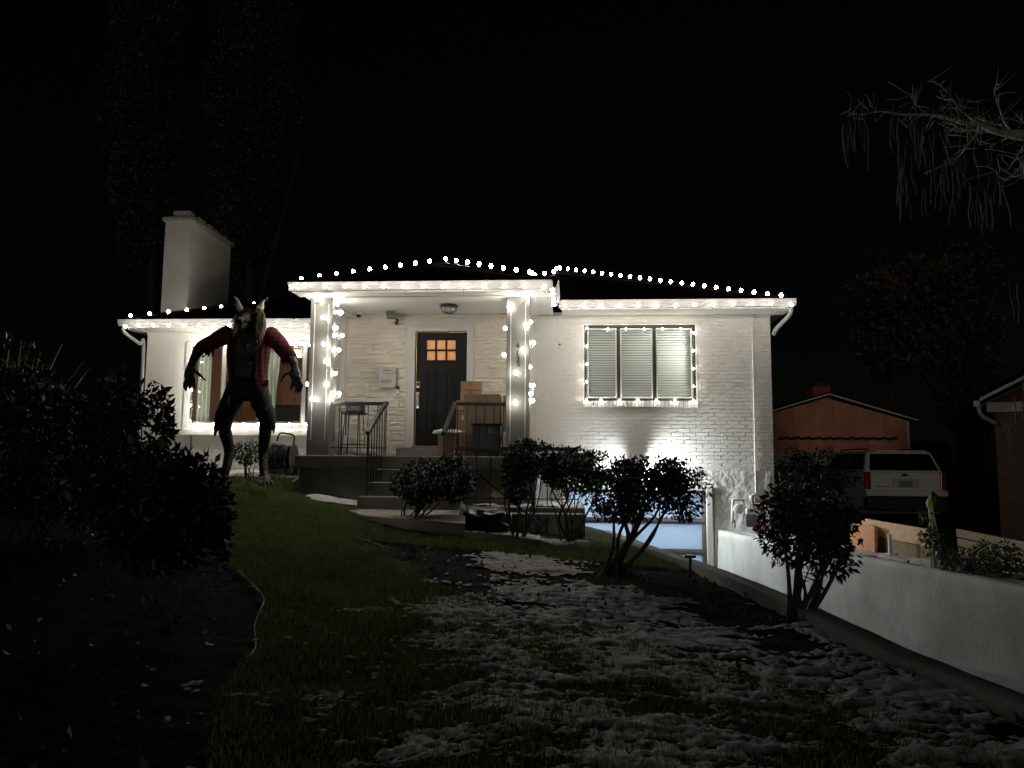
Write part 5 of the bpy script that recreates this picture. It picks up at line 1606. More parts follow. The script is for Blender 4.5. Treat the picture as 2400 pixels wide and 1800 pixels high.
for k in range(5):
    q = MB(); c_ = random.uniform(-.07, .07); P_ = catmull([(0, 0, 0), (c_ * .4, .01, -.13), (c_, 0, -.28), (c_ * .7, .01, -.42)], 4)
    q.tube(P_, [.0025] + [.0052] * (len(P_) - 2) + [.002], 5); podm.append(q.mesh('seed_pod', M['pod'], smooth=True))
def pod(p): link_mesh('seed_pod', random.choice(podm), cat_, p, (random.uniform(-.12, .12), random.uniform(-.12, .12), random.uniform(0, 6.28)), (random.uniform(.7, 1.2),) * 3)
low = [p for p in allB]
dtw = MB()
for _ in range(38): pod(random.choice(low) + Vector((random.uniform(-.1, .1), random.uniform(-.25, .25), -.02)))
for (x0_, x1_, y0_, y1_, n_) in ((560, 740, 790, 1100, 13), (850, 1230, 850, 1180, 16), (1280, 1660, 960, 1260, 14), (0, 100, 440, 520, 6), (200, 270, 440, 520, 3), (470, 600, 400, 520, 4), (680, 960, 500, 640, 10)):
    for _ in range(n_):
        pp = P8(random.uniform(x0_, x1_), random.uniform(y0_, y1_), random.uniform(-.5, .5)); pod(pp)
        up_ = min((q for q in allB if q.z > pp.z + .05), key=lambda q: (q - pp).length)
        dtw.tube(catmull([up_, up_.lerp(pp, .5) + Vector((random.uniform(-.06, .06), 0, .06)), pp], 3), .0022, 4)
for (x_, y_) in ((2365, 672), (2385, 662), (2352, 985), (2362, 990), (2378, 930), (2395, 880), (2385, 1000), (2398, 905)):
    pp = at(x_, y_, 8.4); pod(pp); dtw.tube([pp, pp + Vector((.1, 0, .5)), pp + Vector((.35, .1, 1.2 + (5.3 - pp.z) * .4))], .0022, 4)
dtw.build('drooping_twigs', M['bark'], cat_, normals=False, kind='stuff')  # dark bark colour stands for these twigs hanging unlit

# ================================================================== NEIGHBOUR'S GARAGE, HOUSE, CAR
GYr = 28.0
gar = thing('red_garage', 'rust-red gabled garage behind the parked car', 'garage', (9.2, GYr, 0))
gx0, gx1, gap = 6.45, 11.90, at(1937, 925, GYr)
gez = at(2125, 985, GYr).z
g = MB(); lo_z = at(1900, 1062, GYr).z
g.prism([(gx0, lo_z), (gx1, lo_z), (gx1, gez), (gap.x, gap.z - .12), (gx0, gez)], GYr, GYr + .2, 'Y')
g.box(gx1 - .2, gx1, GYr + .2, GYr + 6, .0, gez); g.box(gx0, gx0 + .2, GYr + .2, GYr + 6, .0, gez)
g.build('gable_wall', M['redwall'], gar)
g = MB(); g.box(gx0, gx0 + .35, GYr + .01, GYr + .2, 0, lo_z); g.box(gx1 - .3, gx1, GYr + .01, GYr + .2, 0, lo_z); g.build('wall', M['redwall'], gar)
gdm = mat('cream_garage_door', (.50, .47, .38), .6, var=.06)
for k in range(4):
    h_ = lo_z / 4
    g = MB(); g.box(gx0 + .352, gx1 - .302, GYr + .06, GYr + .12, k * h_ + .008, (k + 1) * h_ - .008)
    for q in range(8):
        xx = gx0 + .45 + q * .6; g.box(xx, xx + .48, GYr + .045, GYr + .06, k * h_ + .08, (k + 1) * h_ - .08)
    g.build('door_panel', gdm, gar, bevel=.008)
g = MB(); g.bar((gap.x, GYr - .25, gap.z), (gx1 + .28, GYr - .25, gez - .02), .05, .13, (0, -1, 0)); g.build('rake_board', M['trim'], gar)
g = MB(); g.bar((gap.x, GYr - .25, gap.z), (gx0 - .28, GYr - .25, gez - .02), .05, .13, (0, -1, 0)); g.build('rake_board', M['trim'], gar)
for s, xe in ((1, gx1 + .3), (-1, gx0 - .3)):
    g = MB(); v = [(gap.x, GYr - .28, gap.z + .03), (xe, GYr - .28, gez + .01), (xe, GYr + 6, gez + .01), (gap.x, GYr + 6, gap.z + .03)]
    g.quad(*v); g.quad(*[(p[0], p[1], p[2] + .05) for p in v]); g.build('roof', M['roof'], gar, normals=False)
g = MB(); g.box(gx1 - .01, gx1 + .07, GYr - .03, GYr + .06, .0, gez - .02); g.build('corner_trim', M['trim'], gar)
pl0, pl1 = at(1829, 1026, GYr - .4), at(2112, 1026, GYr - .4)
for k in range(11):
    xx = lerp(pl0.x, pl1.x, (k + .5) / 11)
    g = MB(); g.obox((xx, GYr - .12, pl0.z), (.31, .22, .085), Matrix.Rotation(R(-8), 3, 'Y')); g.build('rafter_tail', M['bark'], gar)
g = MB(); g.box(gx0 + .2, gx1 - .1, GYr - .09, GYr - .005, pl0.z - .28, pl0.z - .14); g.build('ledger_board', M['redwall'], gar)
cu0, cu1 = at(1905, 905, GYr + .5), at(1946, 899, GYr + .5)
g = MB(); g.box(cu0.x, cu1.x, GYr + .5, GYr + 1.2, gap.z - .3, cu0.z); cp = g.build('cupola', mat('red_cupola', (.40, .08, .06), .8), gar)
g = MB(); g.prism([(cu0.x - .08, cu0.z), (cu1.x + .08, cu0.z), ((cu0.x + cu1.x) / 2, cu0.z + .16)], GYr + .42, GYr + 1.28, 'Y'); g.build('cupola_roof', M['redbrick'], cp)
fn = thing('yard_fence', 'dim dark board fence right of the red garage', 'fence', (12.6, 28.5, 0))
for k in range(10):
    g = MB(); g.box(12.1 + k * .15, 12.1 + k * .15 + .14, 28.5, 28.53, 0, 2.5 + random.uniform(-.02, .02)); g.build('board', mat('dark_fence_board', (.02, .018, .016), .9) if k == 0 else bpy.data.materials['dark_fence_board'], fn)

M['dulltrim'] = mat('dull_white_trim', (.34, .33, .30), .6, var=.12, vs=5)  # white trim dimmed in colour so the eaves stand out less
M['shadewood'] = mat('shaded_board', (.20, .14, .085), .85, var=.25, vs=3, stretch=(1, 6, 6))  # board colour darkened to paint in shadow
NY = 15.0
nb = thing('brick_neighbour_house', 'dark brick neighbouring house with white eaves at the right edge', 'house', (at(2332, 1000, NY).x, NY, 0))
nx0 = at(2332, 1000, NY).x
ez = at(2330, 945, NY).z
g = MB(); g.box(nx0, 15.5, NY, NY + .25, -.2, ez); g.box(nx0, nx0 + .25, NY + .25, NY + 8, -.2, ez); g.build('wall', M['redbrick'], nb)
sl_ = (at(2400, 872, NY - .4).z - at(2300, 925, NY - .4).z) / (at(2400, 872, NY - .4).x - at(2300, 925, NY - .4).x)
e0 = at(2328, 936, NY - .4); rx_ = 11.8
g = MB(); g.prism([(nx0, ez + .002), (15.5, ez + .002), (rx_, ez + sl_ * (rx_ - nx0))], NY + .02, NY + .2, 'Y'); g.build('gable', mat('dark_red_gable', (.10, .02, .018), .9), nb)
g = MB(); g.bar((e0.x, NY - .42, e0.z), (rx_, NY - .42, e0.z + sl_ * (rx_ - e0.x)), .05, .17, (0, -1, 0)); g.build('rake_board', M['dulltrim'], nb)
g = MB(); g.box(e0.x + .1, 15.6, NY - .06, NY - .001, ez - .17, ez + .01); g.build('frieze', M['dulltrim'], nb)
g = MB(); g.add([(e0.x, NY - .395, e0.z - .10), (e0.x, NY + 8, e0.z - .10), (rx_, NY + 8, e0.z + sl_ * (rx_ - e0.x) - .10), (rx_, NY - .395, e0.z + sl_ * (rx_ - e0.x) - .10)], [(0, 1, 2, 3)]); g.build('soffit', M['trim'], nb)
g = MB(); v = [(e0.x - .06, NY - .5, e0.z + .09), (rx_, NY - .5, e0.z + sl_ * (rx_ - e0.x) + .12), (rx_, NY + 8, e0.z + sl_ * (rx_ - e0.x) + .12), (e0.x - .06, NY + 8, e0.z + .09)]; g.quad(*v); g.quad(*[(p[0], p[1], p[2] - .03) for p in v]); g.build('roof', M['roof'], nb, normals=False)
g = MB(); g.box(e0.x - .10, e0.x - .0, NY - .42, NY + 8, e0.z - .12, e0.z - .01); g.build('gutter', M['dulltrim'], nb)
nb.rotation_euler = (0, 0, R(-28))
pipe('downspout', [(e0.x - .03, NY - .3, e0.z - .12), (e0.x + .02, NY - .22, e0.z - .28), (nx0 + .02, NY - .04, e0.z - .42)], .035, M['dulltrim'], nb)

# parked car seen from behind
CX, CYr, CG = 8.20, 19.5, .02
car = thing('parked_suv', 'white sport utility car parked nose-in before the red garage', 'car', (CX, CYr + 2.4, CG))
hw = .95
def side(pts, x0, x1, name, m, bev): 
    g = MB(); g.prism([(CYr + p[0], CG + p[1]) for p in pts], CX + x0, CX + x1, 'X'); return g.build(name, m, car, bevel=bev, seg=3)
bodyo = side([(.02, .55), (.0, .95), (.03, 1.42), (.10, 1.47), (3.45, 1.42), (4.75, 1.30), (4.95, 1.05), (4.98, .55), (4.4, .42), (.35, .42)], -hw, hw, 'body', M['carpaint'], .05)
g = MB()
bl_, tl_ = 1.462, 1.955
lo = [(-hw + .03, .06), (hw - .03, .06), (hw - .03, 3.3), (-hw + .03, 3.3)]
up = [(-hw + .18, .33), (hw - .18, .33), (hw - .18, 2.55), (-hw + .18, 2.55)]
v = [(CX + x, CYr + y, CG + bl_ - .01) for x, y in lo] + [(CX + x, CYr + y, CG + tl_) for x, y in up]
g.add(v, MB.BF); cab = g.build('cabin', M['carpaint'], car, bevel=.06, seg=3)
def lo_up(x, y, t, off=0): 
    """point on cabin: corner pair interpolation"""
    return None
def quad_between(A, B, C_, D, inset, push, name, m, par):
    A, B, C_, D = map(Vector, (A, B, C_, D)); c = (A + B + C_ + D) / 4
    n_ = (B - A).cross(D - A).normalized() * push
    pts = []
    for p in (A, B, C_, D): pts.append(p + n_)
    u0, u1, v0, v1 = inset
    q = lambda s, t: pts[0].lerp(pts[1], s).lerp(pts[3].lerp(pts[2], s), t)
    Q = [q(u0, v0), q(u1, v0), q(u1, v1), q(u0, v1)]
    g = MB(); g.add([tuple(p) for p in Q] + [tuple(p - n_ * .8) for p in Q], [(0, 1, 2, 3), (4, 7, 6, 5), (0, 4, 5, 1), (1, 5, 6, 2), (2, 6, 7, 3), (3, 7, 4, 0)])
    return g.build(name, m, par)
quad_between(v[0], v[1], v[5], v[4], (.05, .95, .05, .86), .012, 'rear_window', M['darkglass'], cab)
quad_between(v[3], v[0], v[4], v[7], (.58, .95, .08, .86), .012, 'side_window', M['darkglass'], cab)
quad_between(v[3], v[0], v[4], v[7], (.10, .54, .08, .86), .012, 'side_window', M['darkglass'], cab)
quad_between(v[1], v[2], v[6], v[5], (.05, .42, .08, .86), .012, 'side_window', M['darkglass'], cab)
g = MB(); g.box(CX - .62, CX + .62, CYr + .20, CYr + .42, CG + 1.93, CG + 1.975); g.build('roof_spoiler', M['carpaint'], cab, bevel=.015)
for s in (-1, 1):
    g = MB(); g.tube(catmull([(CX + s * .68, CYr + .5, CG + 1.95), (CX + s * .70, CYr + .6, CG + 2.01), (CX + s * .70, CYr + 2.2, CG + 2.01), (CX + s * .68, CYr + 2.35, CG + 1.95)], 4), .018, 8); g.build('roof_rack_bar', M['cplastic'], cab)
    g = MB(); g.box(CX + (s * hw if s < 0 else hw - .13), CX + (-hw + .13 if s < 0 else s * hw), CYr - .022, CYr + .10, CG + 1.02, CG + 1.44); g.build('tail_light', M['redlens'], car, bevel=.02)
    g = MB(); g.obox((CX + s * (hw + .13), CYr + 3.15, CG + 1.52), (.22, .10, .18)); g.bar((CX + s * hw, CYr + 3.15, CG + 1.47), (CX + s * (hw + .08), CYr + 3.15, CG + 1.48), .06, .05); g.build('door_mirror', M['cplastic'], car, bevel=.02)
    for yy in (1.0, 3.9):
        wh = MB(); wh.lathe([(.28, 0), (.38, .03), (.38, .20), (.30, .235)], (CX + s * (hw - .12) - (.235 if s < 0 else 0) + (0 if s > 0 else .12) , CYr + yy, CG + .38), 24, 'X')
        wo_ = wh.build('wheel', M['rubber'], car, smooth=True)
        rm2 = MB(); rm2.lathe([(.06, 0), (.22, .01), (.23, .03)], (CX + s * (hw + .005) - (.03 if s > 0 else 0), CYr + yy, CG + .38), 16, 'X'); rm2.build('rim', M['alum'], wo_)
g = MB(); g.box(CX - hw - .01, CX + hw + .01, CYr - .10, CYr + .16, CG + .86, CG + 1.0); g.build('upper_bumper', M['carpaint'], car, bevel=.03)
g = MB(); g.box(CX - hw - .005, CX + hw + .005, CYr - .12, CYr + .2, CG + .50, CG + .858); g.build('bumper', M['cplastic'], car, bevel=.04)
g = MB(); g.box(CX - .34, CX + .32, CYr - .012, CYr + .02, CG + 1.05, CG + 1.28); pr = g.build('plate_recess', mat('white_car_shadow_panel', (.5, .5, .49), .4), car, bevel=.02)
g = MB(); g.box(CX - .17, CX + .15, CYr - .022, CYr - .013, CG + 1.085, CG + 1.235); g.build('licence_plate', mat('grey_plate', (.22, .24, .20), .5, var=.3, vs=40), car)
g = MB(); g.ell((CX - .02, CYr - .012, CG + 1.37), (.085, .012, .034)); g.build('badge', M['bronze'], car, smooth=True)
g = MB(); g.box(CX - .72, CX - .38, CYr - .008, CYr + .02, CG + 1.085, CG + 1.10); g.build('trim_strip', M['cplastic'], car)
g = MB(); g.tube([(CX + .15, CYr + .2, CG + 1.975), (CX + .15, CYr + .22, CG + 2.03)], .008, 6); g.build('aerial', M['cplastic'], cab)
cwm = MB(); cwm.bar((CX + .60, CYr + .10, CG + 1.50), (CX + .48, CYr + .16, CG + 1.56), .02, .02); cwm.build('rear_wiper', M['trim'], car)

# neighbour's driveway strip and odds in the side yard
g = MB(); g.box(6.6, 10.4, 14, 27.9, -.12, .035); tag(g.build('side_driveway', M['cem']), kind='structure')
V_, F_ = [], []
rows3, cols3 = np.arange(20.5, 24.5, .06), np.arange(10.3, 13.5, .06)
Yr, Xr = np.meshgrid(rows3, cols3, indexing='ij')
hgt = .95 * np.exp(-((Xr - 12.2) / 1.2) ** 2 - ((Yr - 22.6) / 1.3) ** 2) * (1 + .4 * fbm(Xr * 1.6, Yr * 1.6, 4, 77)) - .05
idx = np.arange(Xr.size).reshape(Xr.shape)
npm = npmesh('snowy_brush_pile', np.stack([Xr, Yr, hgt + .02], -1).reshape(-1, 3), np.stack([idx[:-1, :-1], idx[:-1, 1:], idx[1:, 1:], idx[1:, :-1]], -1).reshape(-1, 4), mat('brush_and_snow', (.05, .035, .022), .9, col2=(.36, .33, .30), vs=2.6, stretch=(1, 1, 5), detail=8), smooth=True)
tag(npm, 'heap of brush streaked with snow right of the parked car', 'brush pile')
blk = MB(); blk.box(9.2, 9.9, 17.2, 18.6, .03, .55); tag(blk.build('dark_crate', M['cplastic'], bevel=.03), 'dark low crate on the ground behind the parked car', 'crate')

# raised timber beds above the long wall
rb = thing('raised_bed', 'pine-board raised bed lit from the left above the long cement wall', 'planter', (4.6, 10.6, .45))
A, B = atz(2030, 1214, .86), atz(2190, 1240, .84)
g = MB(); g.bar((A.x, A.y, .74), (B.x, B.y, .72), .04, .22); g.build('board', M['wood'], rb, bevel=.006)
g = MB(); g.bar((A.x, A.y, .515), (B.x, B.y, .495), .038, .22); g.build('board', M['shadewood'], rb, bevel=.006)  # added lower board, its dark colour painting the shade under the upper one
A2 = atz(1990, 1222, .80); B2 = atz(2052, 1232, .79)
g = MB(); g.bar((A2.x, A2.y, .60), (B2.x, B2.y, .59), .04, .38); g.build('board', M['woodred'], rb, bevel=.006)
g = MB(); g.bar((B2.x + .015, B2.y + .02, .65), (A.x + .1, A.y + .4, .67), .035, .25); g.build('board', M['woodred'], rb, bevel=.006)
g = MB(); p = atz(2085, 1256, .70); g.bar((p.x, p.y, .42), (p.x, p.y, .72), .04, .035, (0, 1, 0)); g.build('stake', M['paper'], rb)
A3, B3 = atz(2088, 1250, .70), atz(2185, 1262, .68)
g = MB(); g.bar((A3.x + .06, A3.y, .56), (B3.x, B3.y, .55), .04, .26); g.build('board', M['bark'], rb, bevel=.006)  # dark colour paints this board as the shaded side
rb2 = thing('raised_bed', 'long low timber bed edging at the right edge by the brick house', 'planter', (6.0, 9.5, .4))
A, B = atz(2245, 1237, .60), atz(2440, 1275, .58)
for k in range(4):
    g = MB(); g.bar((A.x, A.y - .02 * k, .52 - .15 * k), (B.x, B.y - .02 * k, .50 - .15 * k), .06, .13); g.build('board', M['shadewood'], rb2, bevel=.008)  # shadow on this bed put into the board colour

# tied stalk bundle with a green wrapped top
sb_ = thing('stalk_bundle', 'tied bundle of dry stalks with a lime green wrapped top and dark tip', 'plant bundle', (at(2195, 1330, 9.1).x, 9.1, .43))
bx = at(2190, 1200, 9.1)
tiep = at(2182, 1203, 9.1)
for k in range(14):
    q = Vector((tiep.x + random.uniform(-.015, .015), 9.1 + random.uniform(-.015, .015), tiep.z)); e = Vector((tiep.x + .05 + random.uniform(-.07, .09), 9.1 + random.uniform(-.08, .08), .43))
    g = MB(); g.tube(catmull([q + Vector((0, 0, .06)), q, q.lerp(e, .5) + Vector((random.uniform(-.04, .04), 0, 0)), e], 3), random.uniform(.006, .012), 6); g.build('stalk', M['straw'] if k % 3 else M['paper'], sb_, smooth=True)
M['lime'] = mat('lime_wrap', (.42, .58, .13), .6, var=.15, vs=14)
g = MB(); P_ = catmull([at(2184, 1200, 9.1), at(2181, 1188, 9.1), at(2179, 1178, 9.1), at(2180, 1168, 9.1)], 4); g.tube(P_, list(np.interp(np.linspace(0, 3, len(P_)), range(4), [.015, .035, .038, .02])), 10); g.build('wrap', M['lime'], sb_, smooth=True)
g = MB(); P_ = catmull([at(2188, 1182, 9.12), at(2190, 1170, 9.12), at(2187, 1160, 9.12), at(2188, 1153, 9.12)], 4); g.tube(P_, list(np.interp(np.linspace(0, 3, len(P_)), range(4), [.04, .05, .04, .012])), 10); g.build('tip', M['tote'], sb_, smooth=True)
g = MB(); g.lathe([(.022, -.012), (.026, 0), (.022, .012)], tiep, 12); g.build('tie', M['jean'], sb_)
C_, N_ = crown_points([(tuple(at(2185, 1265, 9.05)), (.12, .12, .15)), (tuple(at(2158, 1208, 9.1)), (.045, .05, .06))], 190, 20, .05, .3)
Vv, Ff = leaf_arrays(C_, .07, 2.2, .6); npmesh('leaves', Vv, Ff, M['leaf2'], sb_)

# gas meter cluster and pink toy by the garage jamb
def Z3(cx, cy, Y): return at(1660 + cx * .108499, 1120 + cy * .108499, Y)
MY = 13.62
M['meterg'] = mat('meter_grey', (.13, .12, .14), .5, var=.08)
M['pipeg'] = mat('galvanised_pipe', (.55, .53, .48), .5, var=.12, vs=15)
gm = thing('gas_meter', 'grey gas meter with looped pipes on the plaster beside the garage', 'gas meter', Z3(900, 1080, MY))
g = MB(); c0, c1 = Z3(790, 1060, MY - .1), Z3(1050, 790, MY - .1); rr_box(g, c0.x, c1.x, c0.z, c1.z, .05, MY - .15, MY + .06, 5, .03); g.build('body', M['meterg'], gm, bevel=.02)
g = MB(); c0, c1 = Z3(815, 790, MY - .1), Z3(995, 650, MY - .1); rr_box(g, c0.x, c1.x, c0.z + .003, c1.z, .01, MY - .14, MY + .04, 4, .03); g.build('index_box', M['whitep'], gm, bevel=.008)
g = MB(); c0, c1 = Z3(880, 730, MY - .1), Z3(960, 680, MY - .1); g.box(c0.x, c1.x, MY - .144, MY - .139, c0.z, c1.z); g.build('dial', M['bronze'], gm)
g = MB(); c0, c1 = Z3(820, 910, MY - .1), Z3(915, 805, MY - .1); g.box(c0.x, c1.x, MY - .155, MY - .151, c0.z, c1.z); g.build('label_sticker', M['alum'], gm)
g = MB(); c = Z3(640, 670, MY); g.lathe([(.04, 0), (.085, .01), (.09, .035), (.05, .06)], (c.x, MY - .09, c.z), 18, 'Y'); g.build('regulator', M['whitep'], gm, smooth=False, bevel=.004)
pp_ = [Z3(520, 960, MY), Z3(525, 700, MY), Z3(530, 500, MY), Z3(560, 470, MY), Z3(730, 470, MY), Z3(755, 500, MY), Z3(760, 600, MY), Z3(800, 680, MY)]
pipe('pipe', pp_, .024, M['pipeg'], gm, 4, 10)
pipe('pipe', [Z3(1040, 360, MY), Z3(960, 375, MY), Z3(930, 430, MY), Z3(940, 520, MY), Z3(960, 640, MY)], .026, M['pipeg'], gm, 4, 10)
pipe('pipe', [Z3(520, 960, MY), Z3(575, 930, MY - .02), Z3(575, 1080, MY - .02)], .012, M['bronze'], gm, 4, 8)
g = MB(); c = Z3(935, 420, MY); g.ell(c, (.045, .045, .05)); g.build('pipe_elbow', M['pipeg'], gm, smooth=True)
g = MB(); c0, c1 = Z3(990, 540, WY - .04), Z3(1290, 450, WY - .04); g.box(c0.x, c1.x, WY - .085, WY - .055, c0.z, c1.z); g.build('mounting_board', mat('worn_board', (.25, .20, .16), .9, var=.2), gm, bevel=.004)
M['pink'] = mat('hot_pink_plastic', (.80, .05, .28), .4)
pk = thing('pink_watering_can', 'hot pink plastic can beside the gas meter', 'can', Z3(1180, 1160, 13.5))
g = MB(); c = Z3(1170, 1040, 13.5); g.lathe([(.045, -.085), (.06, -.02), (.06, .045), (.05, .06)], (c.x, 13.5, c.z), 14); g.build('body', M['pink'], pk, smooth=True)
g = MB(); g.tube(catmull([(c.x + .05, 13.48, c.z - .03), (c.x + .10, 13.47, c.z + .0), (c.x + .16, 13.46, c.z + .03)], 4), [.018] * 8 + [.024], 8); g.build('spout', M['pink'], pk)
g = MB(); g.tube(catmull([(c.x - .03, 13.5, c.z + .05), (c.x - .02, 13.5, c.z + .11), (c.x + .04, 13.5, c.z + .11), (c.x + .05, 13.5, c.z + .05)], 4), .009, 6); g.build('handle', M['pink'], pk)
c = Z3(1010, 1140, 13.5); g = MB(); g.obox((c.x, 13.5, c.z), (.09, .08, .05), Matrix.Rotation(R(15), 3, 'Y')); tag(g.build('blue_scoop', mat('pale_blue_plastic', (.20, .26, .50), .5), bevel=.012), 'pale blue plastic scrap beside the pink can', 'scrap')
g = MB(); g.box(2.74, 3.58, 13.38, 13.79, -.9, .44); tag(g.build('meter_ledge', M['retwall'], bevel=.02), 'short cement ledge under the gas meter', 'ledge')

# hose reel cart by the left wing wall
def Z6(cx, cy, Y): return at(600 + cx * .090407, 1000 + cy * .090407, Y)
HY = 13.6
hz = Z6(640, 1310, HY).z
hrc = thing('hose_reel_cart', 'black wheeled hose reel cart left of the porch', 'hose reel', (Z6(640, 1310, HY).x, HY, hz))
pipe('handle', [Z6(505, 620, HY), Z6(545, 400, HY), Z6(590, 220, HY), Z6(660, 168, HY), Z6(800, 180, HY), Z6(920, 200, HY), Z6(990, 260, HY), Z6(985, 360, HY), Z6(935, 640, HY)], .016, M['black'], hrc, 4, 8)
c = Z6(650, 800, HY)
for k in range(9):
    g = MB(); xx = c.x - .20 + k * .045; r_ = .20 + random.uniform(-.015, .02)
    g.tube([(xx + random.uniform(-.008, .008), HY - .05 + r_ * math.cos(q * math.pi / 10), c.z + r_ * math.sin(q * math.pi / 10)) for q in range(21)], .022, 6, False); g.build('hose_coil', M['tote'], hrc, smooth=True)
for s in (-1, 1):
    g = MB(); g.lathe([(.02, 0), (.24, .004), (.25, .02), (.02, .03)], (c.x + s * .25 - .015, HY - .05, c.z), 20, 'X'); g.build('reel_disc', M['black'], hrc)
    w0 = Z6(640, 1230, HY); g = MB(); g.lathe([(.05, 0), (.10, .01), (.10, .05), (.05, .06)], (c.x + s * .30 - .03, HY + .05, hz + .10), 18, 'X'); g.build('wheel', M['rubber'], hrc)
g = MB(); g.box(c.x - .27, c.x + .27, HY - .24, HY + .12, hz + .06, hz + .17); g.add([(c.x - .25, HY - .22, hz + .17), (c.x + .25, HY - .22, hz + .17), (c.x + .25, HY + .1, hz + .17), (c.x - .25, HY + .1, hz + .17), (c.x - .24, HY - .10, hz + .36), (c.x + .24, HY - .10, hz + .36), (c.x + .24, HY + .08, hz + .36), (c.x - .24, HY + .08, hz + .36)], MB.BF); g.build('frame', M['tote'], hrc, bevel=.015)
g = MB(); g.tube(catmull([Z6(760, 720, HY - .28), Z6(720, 900, HY - .30), Z6(740, 1100, HY - .30), Z6(760, 1250, HY - .28)], 4), .016, 8); g.tube(catmull([Z6(460, 900, HY - .28), Z6(520, 1070, HY - .30), Z6(640, 960, HY - .28)], 4), .015, 8); g.build('loose_hose', M['tote'], hrc, smooth=True)
c3 = Z6(600, 560, HY)
crumple('snow_cap', (c3.x, HY - .05, c.z + .235), (.13, .10, .05), M['snow'], 'lump of snow lying on top of the hose reel cart', 'snow', 4, .8)
dsp = thing('downspout_extension', 'white drain pipe lying on the ground left of the porch', 'pipe', Z6(1120, 1420, 12.5))
g = MB(); g.bar(Z6(960, 1470, 12.4), Z6(1320, 1270, 12.55), .085, .07); g.build('pipe', M['gutter'], dsp, bevel=.012)
g = MB(); m1, m2 = Z6(1105, 1390, 12.46), Z6(1130, 1376, 12.47); g.bar(m1, m2, .092, .077); g.build('coupling', M['gutter'], dsp, bevel=.006)
p = P3(160, 1070, LY - .03); q = P3(155, 1250, LY - .03)
g = MB(); g.tube([p, q], .010, 6); tag(g.build('wall_cable', M['bronze'], None), 'thin dark cable down the left wing wall under the window sill', 'cable')

# dark tarp heaped at the foot of the steps
def Z4(cx, cy, Y): return at(700 + cx * .244123, 850 + cy * .244123, Y)
tc_ = Z4(1730, 1450, 10.75)
crumple('tarp', (tc_.x, 10.75, gzs(tc_.x, 10.75) + .10), (.42, .28, .20), mat('black_tarp', (.020, .020, .021), .35, bump=.01, bs=14), 'crumpled black tarp heaped beside the front steps', 'tarp', 21, .75, 40, 18, .42, 2.2)

# stake light and edging
pl = at(1616, 1322, 8.3); gzp = gzs(pl.x, 8.3)
sp_ = thing('path_light', 'small black stake light in the bed before the garage door', 'light', (pl.x, 8.3, gzp))
g = MB(); g.tube([(pl.x, 8.3, gzp - .03), (pl.x + .01, 8.3, gzp + .20)], [.012, .016], 8); g.build('stake', M['black'], sp_)
g = MB(); g.lathe([(.03, 0), (.06, .004), (.055, .03), (.02, .036)], (pl.x + .01, 8.3, gzp + .20), 14); g.build('cap', M['black'], sp_)
def edging(label, pts, r):
    P_ = catmull([(p.x, p.y, gzs(p.x, p.y) + .03) for p in pts], 6)
    for p in P_: p.z = gzs(p.x, p.y) + .028
    g = MB(); g.tube(P_, r, 6)
    return tag(g.build('bed_edging', mat('edging_plastic', (.03, .03, .028), .5) if 'edging_plastic' not in bpy.data.materials else bpy.data.materials['edging_plastic'], smooth=True), label, 'edging', 'bed edging strips')
edging('thin curved edging strip round the dark left bed', bedL[2:8], .004)
edging('edging strip curving round the bed below the front steps', bedR[0:2], .007)

# ================================================================== SNOW, GRASS, LITTER
def snow_sheet(name, x0, x1, y0, y1, step, fn, zf, label=None):
    xs = np.arange(x0, x1, step); ys = np.arange(y0, y1, step)
    Yg, Xg = np.meshgrid(ys, xs, indexing='ij')
    T = fn(Xg, Yg)
    Z = zf(Xg, Yg) + np.clip(T, -.006, .12)
    idx = np.arange(Xg.size).reshape(Xg.shape)
    F_ = np.stack([idx[:-1, :-1], idx[:-1, 1:], idx[1:, 1:], idx[1:, :-1]], -1)
    keep = (np.maximum.reduce([T[:-1, :-1], T[:-1, 1:], T[1:, 1:], T[1:, :-1]]) > 0).reshape(-1)
    F_ = F_.reshape(-1, 4)[keep]
    used, inv = np.unique(F_.ravel(), return_inverse=True)
    V_ = np.stack([Xg, Yg, Z], -1).reshape(-1, 3)[used]
    o = npmesh(name, V_, inv.reshape(-1, 4), M['snow'], smooth=True)
    return tag(o, label or 'thin patchy old snow lying over the dark lawn and bed', 'snow', None, 'stuff')
def blob(x, y, c, r, a=0):
    dx, dy = x - c[0], y - c[1]
    ca, sa = math.cos(a), math.sin(a)
    return 1 - ((dx * ca + dy * sa) / r[0]) ** 2 - ((-dx * sa + dy * ca) / r[1]) ** 2
def pxr(x, y, z): p = atz(x, y, z); return (p.x, p.y)
s1, s2, s3, s4 = pxr(1190, 1245, .68), pxr(1250, 1310, .58), pxr(1400, 1390, .53), pxr(1300, 1470, .50)
s6, s7 = pxr(1650, 1470, .48), pxr(800, 1253, .82)
